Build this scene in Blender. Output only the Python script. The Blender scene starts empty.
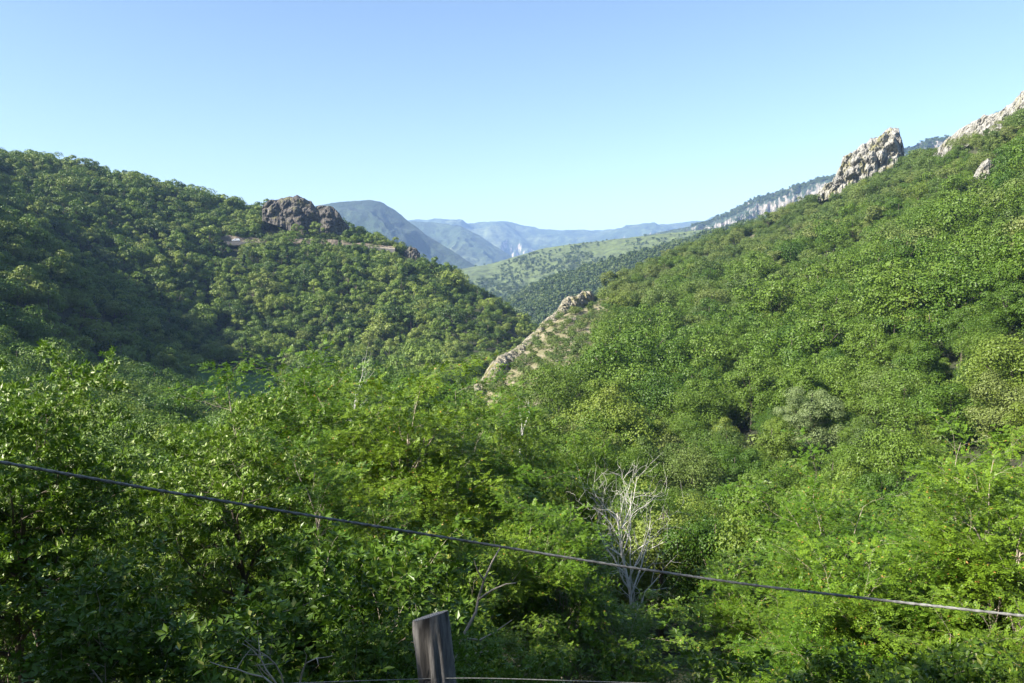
import bpy, math, random
import numpy as np
from mathutils import Vector, Matrix, noise as mnoise

# ------------------------------------------------------------------ camera, sky, sun, exposure
SC = bpy.context.scene
COL = SC.collection
W, H, F = 1024.0, 683.0, 796.0
PITCH = math.radians(-4.8)
cam_d = bpy.data.cameras.new('camera'); cam_d.sensor_width = 36; cam_d.lens = F / W * 36
cam_d.clip_start = 0.05; cam_d.clip_end = 60000
cam = bpy.data.objects.new('camera', cam_d); COL.objects.link(cam)
cam.location = (0, 0, 0); cam.rotation_euler = (math.radians(90) + PITCH, 0, 0)
SC.camera = cam

SUN_AZ, SUN_EL = math.radians(-113), math.radians(34)      # azimuth from +Y towards +X (negative = left)
world = bpy.data.worlds.new('World'); SC.world = world; world.use_nodes = True
nt = world.node_tree; bg = nt.nodes['Background']
sky = nt.nodes.new('ShaderNodeTexSky'); sky.sky_type = 'NISHITA'; sky.sun_disc = False
sky.sun_elevation = SUN_EL; sky.sun_rotation = SUN_AZ; sky.altitude = 600
sky.air_density = 1.0; sky.dust_density = 1.1; sky.ozone_density = 2.0
nt.links.new(sky.outputs[0], bg.inputs[0]); bg.inputs[1].default_value = 0.077
sd = bpy.data.lights.new('sun', 'SUN'); sd.energy = 5.0; sd.angle = math.radians(0.5); sd.color = (1.0, 0.94, 0.84)
sun = bpy.data.objects.new('sun', sd); COL.objects.link(sun)
sdir = Vector((math.sin(SUN_AZ) * math.cos(SUN_EL), math.cos(SUN_AZ) * math.cos(SUN_EL), math.sin(SUN_EL)))
sun.rotation_euler = sdir.to_track_quat('Z', 'Y').to_euler(); sun.location = (-20, -10, 30)
vs = SC.view_settings; vs.view_transform = 'Standard'; vs.look = 'None'; vs.gamma = 1; vs.exposure = 1.6; vs.use_curve_mapping = False
cy = SC.cycles
cy.max_bounces = 6; cy.diffuse_bounces = 2; cy.glossy_bounces = 2; cy.transmission_bounces = 3; cy.volume_bounces = 1
cy.transparent_max_bounces = 4; cy.caustics_reflective = False; cy.caustics_refractive = False
cy.use_denoising = True; cy.sample_clamp_indirect = 6
try: cy.denoiser = 'OPENIMAGEDENOISE'; cy.denoising_prefilter = 'ACCURATE'; cy.denoising_input_passes = 'RGB_ALBEDO_NORMAL'
except Exception: pass

rng = np.random.default_rng(7)
random.seed(7)

# ------------------------------------------------------------------ small helpers
def ray(px, py):
    dx = (px - W / 2) / F; dy = (H / 2 - py) / F
    return np.array([dx, math.cos(PITCH) - dy * math.sin(PITCH), math.sin(PITCH) + dy * math.cos(PITCH)])
def at(px, py, r):
    d = ray(px, py); return d * (r / math.hypot(d[0], d[1]))
def z_at(px, py, r): return float(at(px, py, r)[2])
def az_of(px): return math.atan((px - W / 2) / F)
def px_of(x, y): return W / 2 + F * np.asarray(x) / np.maximum(np.asarray(y), 1e-3)
def py_of(x, y, z):
    cp, sp = math.cos(PITCH), math.sin(PITCH)
    fwd = y * cp + z * sp; up = -y * sp + z * cp
    return H / 2 - F * up / np.maximum(fwd, 1e-3)

def tag(o, label=None, cat=None, group=None, kind=None):
    if label: o['label'] = label
    if cat: o['category'] = cat
    if group: o['group'] = group
    if kind: o['kind'] = kind
    return o
def empty(name, loc=(0, 0, 0), rz=0.0):
    o = bpy.data.objects.new(name, None); COL.objects.link(o); o.location = loc; o.rotation_euler = (0, 0, rz)
    o.empty_display_size = 0.2; return o
def mesh(name, V, quads=None, tris=None, mats=(), mi=None, smooth=False):
    """fast mesh from numpy arrays"""
    V = np.asarray(V, np.float32).reshape(-1, 3)
    quads = np.zeros((0, 4), np.int32) if quads is None else np.asarray(quads, np.int32).reshape(-1, 4)
    tris = np.zeros((0, 3), np.int32) if tris is None else np.asarray(tris, np.int32).reshape(-1, 3)
    nq, ntr = len(quads), len(tris)
    m = bpy.data.meshes.new(name)
    m.vertices.add(len(V)); m.vertices.foreach_set('co', V.ravel())
    m.loops.add(nq * 4 + ntr * 3); m.loops.foreach_set('vertex_index', np.concatenate([quads.ravel(), tris.ravel()]).astype(np.int32))
    m.polygons.add(nq + ntr)
    ls = np.concatenate([np.arange(nq) * 4, nq * 4 + np.arange(ntr) * 3]).astype(np.int32)
    m.polygons.foreach_set('loop_start', ls)
    for k in mats: m.materials.append(k)
    if mi is not None: m.polygons.foreach_set('material_index', np.asarray(mi, np.int32))
    m.polygons.foreach_set('use_smooth', np.full(nq + ntr, bool(smooth)))
    m.update(calc_edges=True); m.validate(verbose=False)
    return m
def obj(name, me, parent=None, loc=None):
    o = bpy.data.objects.new(name, me); COL.objects.link(o)
    if parent is not None: o.parent = parent
    if loc is not None: o.location = loc
    return o
def grid_quads(nr, nc, wrap=False):
    i = np.arange(nr - 1)[:, None]; j = np.arange(nc if wrap else nc - 1)[None, :]
    a = i * nc + j; b = i * nc + (j + 1) % nc
    return np.stack([a, b, b + nc, a + nc], -1).reshape(-1, 4)

# lattice noise (vectorised)
_P = np.random.default_rng(3).random((256, 256)).astype(np.float64)
def vnoise(x, y):
    x = np.asarray(x, float); y = np.asarray(y, float)
    xi = np.floor(x).astype(int); yi = np.floor(y).astype(int); fx = x - xi; fy = y - yi
    fx = fx * fx * (3 - 2 * fx); fy = fy * fy * (3 - 2 * fy)
    a = _P[xi & 255, yi & 255]; b = _P[(xi + 1) & 255, yi & 255]; c = _P[xi & 255, (yi + 1) & 255]; d = _P[(xi + 1) & 255, (yi + 1) & 255]
    return ((a * (1 - fx) + b * fx) * (1 - fy) + (c * (1 - fx) + d * fx) * fy) * 2 - 1
def fbm(x, y, o=4, g=0.5):
    s = 0; a = 1.0; t = 0
    for k in range(o):
        s = s + a * vnoise(x * 2 ** k + 17.3 * k, y * 2 ** k + 9.1 * k); t += a; a *= g
    return s / t
def sstep(a, b, x):
    t = np.clip((np.asarray(x, float) - a) / (b - a), 0, 1); return t * t * (3 - 2 * t)

# ------------------------------------------------------------------ materials
def new_mat(name):
    m = bpy.data.materials.new(name); m.use_nodes = True
    n = m.node_tree.nodes; return m, n, m.node_tree.links, n['Principled BSDF'], n['Material Output']
def ramp(n, stops, interp='LINEAR'):
    r = n.new('ShaderNodeValToRGB'); r.color_ramp.interpolation = interp
    e = r.color_ramp.elements
    while len(e) > 1: e.remove(e[-1])
    e[0].position = stops[0][0]; e[0].color = (*stops[0][1], 1)
    for p, c in stops[1:]:
        k = e.new(p); k.color = (*c, 1)
    return r
def noise_node(n, l, vec, scale, detail=4, rough=0.55):
    t = n.new('ShaderNodeTexNoise'); t.inputs['Scale'].default_value = scale; t.inputs['Detail'].default_value = detail
    t.inputs['Roughness'].default_value = rough
    if vec is not None: l.new(vec, t.inputs['Vector'])
    return t
def mixc(n, l, fac, a, b, mode='MIX'):
    m = n.new('ShaderNodeMix'); m.data_type = 'RGBA'; m.blend_type = mode
    for s, v in ((0, fac), (6, a), (7, b)):
        if isinstance(v, (float, int)): m.inputs[s].default_value = v
        elif isinstance(v, tuple): m.inputs[s].default_value = (*v, 1)
        else: l.new(v, m.inputs[s])
    return m.outputs[2]

def leaf_mat(name, cols, accent=None, trans=0.35, rough=0.45, island=0.55, tcol=(1.0, 1.15, 0.45)):
    """foliage: colour differs from tree to tree (Object Info random) and from leaf to leaf"""
    m, n, l, p, out = new_mat(name)
    oi = n.new('ShaderNodeObjectInfo'); r = ramp(n, cols); l.new(oi.outputs['Random'], r.inputs[0])
    g = n.new('ShaderNodeNewGeometry')
    r2 = ramp(n, [(0, (0.62, 0.66, 0.7)), (0.5, (1, 1, 1)), (1, (1.45, 1.35, 1.1))]); l.new(g.outputs['Random Per Island'], r2.inputs[0])
    c = mixc(n, l, island, r.outputs[0], r2.outputs[0], 'MULTIPLY')
    if accent:
        t = n.new('ShaderNodeMath'); t.operation = 'GREATER_THAN'; t.inputs[1].default_value = 1 - accent[0]
        l.new(g.outputs['Random Per Island'], t.inputs[0]); c = mixc(n, l, t.outputs[0], c, accent[1])
    l.new(c, p.inputs['Base Color']); p.inputs['Roughness'].default_value = rough; p.inputs['Specular IOR Level'].default_value = 0.25
    tr = n.new('ShaderNodeBsdfTranslucent'); tc = mixc(n, l, 1.0, c, tcol, 'MULTIPLY'); l.new(tc, tr.inputs['Color'])
    mx = n.new('ShaderNodeMixShader'); mx.inputs[0].default_value = trans
    l.new(p.outputs[0], mx.inputs[1]); l.new(tr.outputs[0], mx.inputs[2]); l.new(mx.outputs[0], out.inputs[0])
    return m
def bark_mat(name, a, b, scale=6):
    m, n, l, p, out = new_mat(name)
    tc = n.new('ShaderNodeTexCoord'); mp = n.new('ShaderNodeMapping'); mp.inputs['Scale'].default_value = (1, 1, 0.25); l.new(tc.outputs['Object'], mp.inputs[0])
    t = noise_node(n, l, mp.outputs[0], scale, 5, 0.7); r = ramp(n, [(0.3, a), (0.7, b)]); l.new(t.outputs[0], r.inputs[0])
    l.new(r.outputs[0], p.inputs['Base Color']); p.inputs['Roughness'].default_value = 0.9
    bp = n.new('ShaderNodeBump'); bp.inputs['Strength'].default_value = 0.5; bp.inputs['Distance'].default_value = 0.02
    l.new(t.outputs[0], bp.inputs['Height']); l.new(bp.outputs[0], p.inputs['Normal'])
    return m
M = {}
M['locust_leaf'] = leaf_mat('locust_leaf', [(0, (0.075, 0.155, 0.010)), (0.5, (0.105, 0.190, 0.013)), (1, (0.140, 0.220, 0.018))], (0.012, (0.34, 0.20, 0.05)), 0.24)
M['ash_leaf'] = leaf_mat('ash_leaf', [(0, (0.105, 0.185, 0.018)), (1, (0.150, 0.235, 0.026))], (0.13, (0.36, 0.42, 0.18)), 0.22, 0.4)
M['bush_leaf'] = leaf_mat('bush_leaf', [(0, (0.062, 0.120, 0.012)), (1, (0.100, 0.175, 0.020))], (0.03, (0.25, 0.28, 0.06)), 0.22, 0.38)
M['broad_leaf'] = leaf_mat('broad_leaf', [(0, (0.042, 0.092, 0.008)), (0.3, (0.074, 0.134, 0.013)), (0.6, (0.105, 0.168, 0.020)), (0.85, (0.082, 0.145, 0.012)), (1, (0.135, 0.180, 0.028))], None, 0.3, island=0.28)
M['lime_leaf'] = leaf_mat('lime_leaf', [(0, (0.105, 0.165, 0.016)), (1, (0.155, 0.200, 0.030))], None, 0.18, island=0.28)
M['oak_leaf'] = leaf_mat('oak_leaf', [(0, (0.056, 0.094, 0.016)), (0.4, (0.088, 0.138, 0.026)), (0.75, (0.112, 0.158, 0.032)), (1, (0.140, 0.168, 0.044))], None, 0.25, island=0.28)
M['hill_leaf'] = leaf_mat('hill_leaf', [(0, (0.036, 0.070, 0.012)), (0.25, (0.085, 0.142, 0.018)), (0.6, (0.140, 0.205, 0.028)), (0.85, (0.165, 0.205, 0.042)), (1, (0.190, 0.250, 0.036))], None, 0.25, island=0.28)
M['silver_leaf'] = leaf_mat('silver_leaf', [(0, (0.17, 0.225, 0.085)), (1, (0.20, 0.25, 0.10))], None, 0.3, island=0.28)
for k_ in ('broad_leaf', 'oak_leaf', 'hill_leaf'): [setattr(q.inputs[0], 'default_value', 0.18) for q in M[k_].node_tree.nodes if q.type == 'MIX_SHADER']
M['pine_leaf'] = leaf_mat('pine_leaf', [(0, (0.018, 0.042, 0.014)), (0.6, (0.034, 0.066, 0.018)), (1, (0.06, 0.090, 0.025))], None, 0.12, 0.6)
M['distant_leaf'] = leaf_mat('distant_leaf', [(0, (0.028, 0.052, 0.014)), (0.5, (0.060, 0.092, 0.020)), (1, (0.095, 0.130, 0.03))], None, 0.15)
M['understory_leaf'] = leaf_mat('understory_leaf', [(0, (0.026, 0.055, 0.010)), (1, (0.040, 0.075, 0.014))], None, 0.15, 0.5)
M['pale_bark'] = bark_mat('pale_bark', (0.22, 0.17, 0.12), (0.55, 0.48, 0.38))
M['dark_bark'] = bark_mat('dark_bark', (0.05, 0.04, 0.03), (0.15, 0.12, 0.09))
M['dead_wood'] = bark_mat('dead_wood', (0.50, 0.47, 0.43), (0.75, 0.72, 0.66))

def rock_mat(name, cols, moss=0.35, scale=0.35):
    m, n, l, p, out = new_mat(name)
    tc = n.new('ShaderNodeTexCoord'); v = tc.outputs['Object']
    t = noise_node(n, l, v, scale, 8, 0.7); r = ramp(n, cols); l.new(t.outputs[0], r.inputs[0])
    t2 = noise_node(n, l, v, scale * 0.6, 5, 0.65); r2 = ramp(n, [(0.52, (0, 0, 0)), (0.66, (1, 1, 1))]); l.new(t2.outputs[0], r2.inputs[0])
    mm = n.new('ShaderNodeMath'); mm.operation = 'MULTIPLY'; mm.inputs[1].default_value = moss; l.new(r2.outputs[0], mm.inputs[0])
    c = mixc(n, l, mm.outputs[0], r.outputs[0], (0.17, 0.16, 0.045))
    l.new(c, p.inputs['Base Color']); p.inputs['Roughness'].default_value = 0.95
    mp = n.new('ShaderNodeMapping'); mp.inputs['Scale'].default_value = (1, 1, 0.45); l.new(v, mp.inputs[0])
    vo = n.new('ShaderNodeTexVoronoi'); vo.feature = 'DISTANCE_TO_EDGE'; vo.inputs['Scale'].default_value = scale * 1.3; l.new(mp.outputs[0], vo.inputs['Vector'])
    rv = ramp(n, [(0, (0, 0, 0)), (0.1, (1, 1, 1))]); l.new(vo.outputs['Distance'], rv.inputs[0])
    b1 = n.new('ShaderNodeBump'); b1.inputs['Strength'].default_value = 0.8; b1.inputs['Distance'].default_value = 0.8; l.new(rv.outputs[0], b1.inputs['Height'])
    b2 = n.new('ShaderNodeBump'); b2.inputs['Strength'].default_value = 0.7; b2.inputs['Distance'].default_value = 0.9; l.new(t.outputs[0], b2.inputs['Height']); l.new(b1.outputs[0], b2.inputs['Normal'])
    l.new(b2.outputs[0], p.inputs['Normal'])
    return m
M['rock_grey'] = rock_mat('rock_grey', [(0.3, (0.12, 0.115, 0.10)), (0.5, (0.28, 0.27, 0.235)), (0.75, (0.42, 0.41, 0.37))], 0.85)
M['rock_spur'] = rock_mat('rock_spur', [(0.3, (0.13, 0.115, 0.075)), (0.5, (0.255, 0.23, 0.16)), (0.75, (0.40, 0.37, 0.29))], 1.0, 0.4)
M['rock_brown'] = rock_mat('rock_brown', [(0.32, (0.03, 0.028, 0.026)), (0.52, (0.085, 0.076, 0.064)), (0.78, (0.27, 0.25, 0.215))], 0.5)

def terrain_mat():
    m, n, l, p, out = new_mat('hillside_ground')
    g = n.new('ShaderNodeNewGeometry'); v = g.outputs['Position']
    t = noise_node(n, l, v, 0.12, 8, 0.7); r = ramp(n, [(0.3, (0.020, 0.020, 0.011)), (0.55, (0.036, 0.044, 0.015)), (0.75, (0.075, 0.08, 0.032))]); l.new(t.outputs[0], r.inputs[0])
    a = n.new('ShaderNodeAttribute'); a.attribute_name = 'rockiness'
    t2 = noise_node(n, l, v, 0.16, 8, 0.75); r2 = ramp(n, [(0.36, (0.10, 0.105, 0.04)), (0.5, (0.17, 0.155, 0.075)), (0.58, (0.26, 0.22, 0.15)), (0.75, (0.36, 0.32, 0.25))]); l.new(t2.outputs[0], r2.inputs[0])
    c = mixc(n, l, a.outputs['Fac'], r.outputs[0], r2.outputs[0])
    b = n.new('ShaderNodeAttribute'); b.attribute_name = 'meadow'
    t3 = noise_node(n, l, v, 0.5, 4); r3 = ramp(n, [(0.3, (0.045, 0.105, 0.010)), (0.7, (0.085, 0.160, 0.016))]); l.new(t3.outputs[0], r3.inputs[0])
    c = mixc(n, l, b.outputs['Fac'], c, r3.outputs[0])
    l.new(c, p.inputs['Base Color']); p.inputs['Roughness'].default_value = 1
    bp = n.new('ShaderNodeBump'); bp.inputs['Strength'].default_value = 0.9; bp.inputs['Distance'].default_value = 1.0; l.new(t2.outputs[0], bp.inputs['Height']); l.new(bp.outputs[0], p.inputs['Normal'])
    return m
M['ground'] = terrain_mat()

def mountain_mat(name, forest, grass, cliff, grass_at=(0.5, 0.7), fs=0.004, cliff_slope=(0.45, 0.6), bump=10):
    m, n, l, p, out = new_mat(name)
    g = n.new('ShaderNodeNewGeometry'); v = g.outputs['Position']
    t = noise_node(n, l, v, fs, 8, 0.7)
    a = n.new('ShaderNodeAttribute'); a.attribute_name = 'grassy'
    s = n.new('ShaderNodeMath'); s.operation = 'ADD'; l.new(t.outputs[0], s.inputs[0]); l.new(a.outputs['Fac'], s.inputs[1])
    r = ramp(n, [(grass_at[0], forest), (grass_at[1], grass)]); l.new(s.outputs[0], r.inputs[0])
    t2 = noise_node(n, l, v, fs * 8, 6, 0.8); r2 = ramp(n, [(0.38, (0.42, 0.42, 0.42)), (0.62, (1.4, 1.4, 1.4))]); l.new(t2.outputs[0], r2.inputs[0])
    c = mixc(n, l, 0.8, r.outputs[0], r2.outputs[0], 'MULTIPLY')
    sx = n.new('ShaderNodeSeparateXYZ'); l.new(g.outputs['True Normal'], sx.inputs[0])
    rr = ramp(n, [(cliff_slope[0], (1, 1, 1)), (cliff_slope[1], (0, 0, 0))]); l.new(sx.outputs['Z'], rr.inputs[0])
    ca = n.new('ShaderNodeAttribute'); ca.attribute_name = 'cliff'
    mm = n.new('ShaderNodeMath'); mm.operation = 'MULTIPLY'; l.new(rr.outputs[0], mm.inputs[0]); l.new(ca.outputs['Fac'], mm.inputs[1])
    t3 = noise_node(n, l, v, fs * 12, 6, 0.8)
    rc = ramp(n, [(0.42, (cliff[0] * .3, cliff[1] * .32, cliff[2] * .3)), (0.62, cliff)]); l.new(t3.outputs[0], rc.inputs[0])
    c = mixc(n, l, mm.outputs[0], c, rc.outputs[0])
    l.new(c, p.inputs['Base Color']); p.inputs['Roughness'].default_value = 1
    bp = n.new('ShaderNodeBump'); bp.inputs['Strength'].default_value = 1; bp.inputs['Distance'].default_value = bump; l.new(t2.outputs[0], bp.inputs['Height']); l.new(bp.outputs[0], p.inputs['Normal'])
    return m

# ------------------------------------------------------------------ terrain: one sheet in polar rings round the viewpoint
# each column: azimuth, then (distance, height) nodes; 'y' heights come from the bearing angle at that distance
def near(z5=-3.8, z10=-8, z20=-13, z40=-17.5, r75=75, z75=-22):
    return [(1.5, -1.7), (5, z5), (10, z10), (20, z20), (40, z40), (r75, z75)]
def Y(px, r, y): return (r, z_at(px, y, r))
COLS = []
def column(px, nodes, nr=None): COLS.append((az_of(px), (nr or near()) + nodes))
def rightback(r9, z9): return [(r9 + 70, z9 - 28), (r9 + 150, -48), (r9 + 250, -58), (max(1000, r9 + 400), -62), (1600, -64)]
column(-420, [(130, -24), (190, -10), (240, 15), (290, 40), (340, 50), (420, 48), (520, 80), (640, 70), (900, 0), (1600, -60)])
column(-100, [(130, -26), (190, -24), (240, -6), (310, 28), (370, 36), (430, 52), (520, 78), (640, 66), (900, 0), (1600, -60)])
column(0, [(130, -27), (190, -27), (250, -18), Y(0, 320, 246), Y(0, 385, 240), Y(0, 440, 217), Y(0, 520, 162), (640, 62), (900, 0), (1600, -60)])
column(50, [(130, -28), (190, -29), (255, -23), Y(50, 318, 262), Y(50, 385, 264), Y(50, 440, 230), Y(50, 525, 164), (640, 60), (900, 0), (1600, -60)])
column(110, [(130, -29), (190, -32), (260, -34), Y(110, 320, 302), Y(110, 380, 316), Y(110, 450, 240), Y(110, 530, 175), (640, 54), (900, 0), (1600, -60)])
column(200, [(130, -29), (200, -35), (280, -39), Y(200, 340, 368), Y(200, 375, 352), Y(200, 468, 252), Y(200, 545, 198), (640, 36), (900, -20), (1600, -60)])
column(270, [(130, -29), (200, -35), (280, -40), Y(270, 342, 372), Y(270, 375, 356), Y(270, 466, 249), Y(270, 545, 212), (640, 28), (900, -30), (1600, -60)])
column(330, [(130, -29), (200, -36), (280, -40), Y(330, 340, 372), Y(330, 372, 355), Y(330, 462, 250), Y(330, 525, 222), (620, 10), (900, -40), (1600, -60)])
column(365, [(130, -28), (195, -36), (270, -40), Y(365, 330, 376), Y(365, 368, 352), Y(365, 458, 252), Y(365, 515, 229), (610, -5), (900, -45), (1600, -60)])
column(400, [(130, -28), (190, -35), (260, -40), Y(400, 320, 380), Y(400, 365, 350), Y(400, 455, 258), Y(400, 490, 254), (600, -20), (900, -50), (1600, -60)])
column(450, [(125, -27), (170, -34), (220, -37), Y(450, 260, 392), Y(450, 340, 360), Y(450, 430, 298), Y(450, 475, 268), (570, -40), (900, -60), (1600, -64)])
column(480, [(120, -26), (155, -31), (190, -33), Y(480, 220, 388), Y(480, 300, 376), Y(480, 410, 315), Y(480, 460, 287), (560, -46), (900, -60), (1600, -64)])
column(505, [(112, -25), (150, -28), (188, -28.5), Y(505, 232, 364), Y(505, 300, 385), Y(505, 400, 330), Y(505, 450, 309), (560, -50), (900, -60), (1600, -64)])
column(535, [(110, -25), (150, -26), (200, -25), Y(535, 262, 331), Y(535, 330, 372), Y(535, 400, 345), Y(535, 440, 331), (560, -52), (900, -60), (1600, -64)])
column(562, [(108, -25), Y(562, 150, 408), Y(562, 215, 355), Y(562, 286, 303), (360, -44), (430, -50), (500, -55), (600, -58), (900, -60), (1600, -64)])
column(590, [(105, -25), Y(590, 150, 405), Y(590, 215, 352), Y(590, 310, 292), (390, -40), (460, -50), (560, -55), (640, -58), (900, -60), (1600, -64)])
for px, a6, a7, a8, a9, nr in (
        (640, (100, 475), (148, 408), (230, 335), (350, 272), None),
        (700, (96, 488), (150, 398), (255, 303), (440, 248), None),
        (760, (92, 492), (145, 390), (250, 288), (450, 228), None),
        (830, (90, 490), (140, 380), (235, 275), (430, 200), None),
        (900, (86, 485), (132, 370), (220, 258), (395, 172), None),
        (960, (82, 480), (126, 362), (205, 245), (345, 150), near(r75=68, z75=-19)),
        (1024, (80, 472), (120, 352), (190, 232), (300, 113), near(r75=64, z75=-18)),
        (1250, (78, 450), (115, 320), (170, 190), (260, 40), near(r75=62, z75=-17))):
    n9 = Y(px, *a9)
    column(px, [Y(px, *a6), Y(px, *a7), Y(px, *a8), n9] + rightback(*n9), nr)
COLS.append((math.radians(62), [(1.5, -1.7), (5, -2.2), (10, -4), (20, -6), (40, -7), (70, -8), (90, -6), (115, 2), (170, 25), (240, 60), (320, 70), (420, 60), (600, 30), (1000, 0), (1600, -30)]))
COLS.append((math.radians(100), [(1.5, -1.7), (5, -1.7), (10, -1.6), (20, 1), (40, 7), (70, 14), (90, 18), (115, 24), (170, 40), (240, 60), (320, 80), (420, 80), (600, 60), (1000, 30), (1600, 0)]))
COLS.append((math.radians(180), [(1.5, -1.7), (5, -1.6), (10, 0.5), (20, 5), (40, 13), (70, 22), (90, 28), (115, 34), (170, 50), (240, 70), (320, 90), (420, 90), (600, 70), (1000, 30), (1600, 0)]))
COLS.append((math.radians(-100), [(1.5, -1.7), (5, -2.0), (10, -2.2), (20, -2), (40, -1), (70, 0), (90, 2), (115, 6), (170, 14), (240, 26), (320, 45), (420, 60), (600, 60), (1000, 30), (1600, 0)]))
COLS.append((math.radians(-62), [(1.5, -1.7), (5, -3.0), (10, -5.5), (20, -9), (40, -13), (70, -16), (130, -18), (190, -10), (240, 2), (290, 15), (340, 25), (430, 50), (520, 75), (700, 60), (1000, 20), (1600, -40)]))
COLS.append((math.radians(-180), COLS[-3][1]))
COLS.sort(key=lambda c: c[0])
COLS = [(a, (n if len(n) == 16 else n[:15] + [(1600, n[-1][1])] if len(n) > 16 else n + [(1601 + k, n[-1][1]) for k in range(16 - len(n))])) for a, n in COLS]
CA = np.array([c[0] for c in COLS]); CR = np.array([[q[0] for q in c[1]] for c in COLS], float); CZ = np.array([[q[1] for q in c[1]] for c in COLS], float)
AZ = np.unique(np.concatenate([np.radians(np.arange(-180, -42, 1.5)), np.radians(np.arange(-42, 42, 0.22)), np.radians(np.arange(42, 181.4, 1.5))]))
AZ[-1] = math.pi; AZ[0] = -math.pi
LR = np.linspace(math.log(0.6), math.log(10500), 370)
def _smooth(A, sig, ax, pad='edge'):
    k = int(sig * 3) + 1; w = np.exp(-0.5 * (np.arange(-k, k + 1) / sig) ** 2); w /= w.sum()
    P = np.pad(A, [(k, k) if i == ax else (0, 0) for i in range(A.ndim)], mode=pad)
    return np.apply_along_axis(lambda v: np.convolve(v, w, 'valid'), ax, P)
def build_Z():
    fa = np.radians(np.arange(-180, 180.01, 0.25)); nj = CR.shape[1]
    R = np.stack([np.interp(fa, CA, np.log(CR[:, j])) for j in range(nj)], 1); Zn = np.stack([np.interp(fa, CA, CZ[:, j]) for j in range(nj)], 1)
    R = _smooth(R, 3, 0); Zn = _smooth(Zn, 3, 0)
    out = np.zeros((len(LR), len(AZ)))
    for i, a in enumerate(AZ):
        k = min(int(round((a + math.pi) / math.radians(0.25))), len(fa) - 1)
        out[:, i] = np.interp(np.exp(LR), np.exp(R[k]), Zn[k])
    out = _smooth(out, 1.6, 0)
    rr = np.exp(LR)[:, None]; x = rr * np.sin(AZ)[None]; y = rr * np.cos(AZ)[None]
    amp = np.interp(rr, [3, 20, 60, 150, 400, 700, 3000], [0.05, 0.4, 1.2, 3.2, 7.5, 9, 9])
    out = out + amp * fbm(x / 75 + 5, y / 75 + 2, 4, 0.5) + np.minimum(amp, 1.2) * 0.5 * fbm(x / 9, y / 9, 3)
    return out, x, y
ZG, XG, YG = build_Z()
def ground(x, y):
    x = np.asarray(x, float); y = np.asarray(y, float)
    lr = np.log(np.maximum(np.hypot(x, y), 0.6)); a = np.arctan2(x, y)
    fi = np.clip((lr - LR[0]) / (LR[1] - LR[0]), 0, len(LR) - 1.001); i = fi.astype(int); fi = fi - i
    j = np.clip(np.searchsorted(AZ, a) - 1, 0, len(AZ) - 2); fj = (a - AZ[j]) / (AZ[j + 1] - AZ[j])
    return (ZG[i, j] * (1 - fj) + ZG[i, j + 1] * fj) * (1 - fi) + (ZG[i + 1, j] * (1 - fj) + ZG[i + 1, j + 1] * fj) * fi
def rockiness(x, y):
    p = px_of(x, y); r = np.hypot(x, y); n = fbm(x / 14, y / 14, 4)
    crest = np.interp(p, [470, 505, 535, 562, 590, 620, 660], [215, 232, 262, 286, 310, 335, 380])
    k = sstep(455, 480, p) * (1 - sstep(592, 625, p)) * sstep(0, 30, r - (crest - 120)) * (1 - sstep(25, 60, r - crest))
    k = np.clip(k * (1.1 + 0.8 * n) * 1.5, 0, 1)
    q = sstep(0.25, 0.5, fbm(x / 22 + 9, y / 22 + 4, 3)) * sstep(150, 220, r) * (p > 560) * 0.8
    return np.where(y > 0, np.maximum(k, q), 0)
def meadowness(x, y):
    p = px_of(x, y); r = np.hypot(x, y)
    return np.where(y > 0, sstep(185, 200, p) * (1 - sstep(268, 285, p)) * sstep(262, 275, r) * (1 - sstep(332, 345, r)), 0)
me = mesh('terrain', np.stack([XG, YG, ZG], -1), grid_quads(len(LR), len(AZ)), mats=[M['ground']], smooth=True)
for nm, fn in (('rockiness', rockiness), ('meadow', meadowness)):
    at_ = me.attributes.new(nm, 'FLOAT', 'POINT'); at_.data.foreach_set('value', fn(XG, YG).ravel().astype(np.float32))
tag(obj('terrain', me), 'steep wooded valley sides falling away from the viewpoint', kind='structure')

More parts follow.
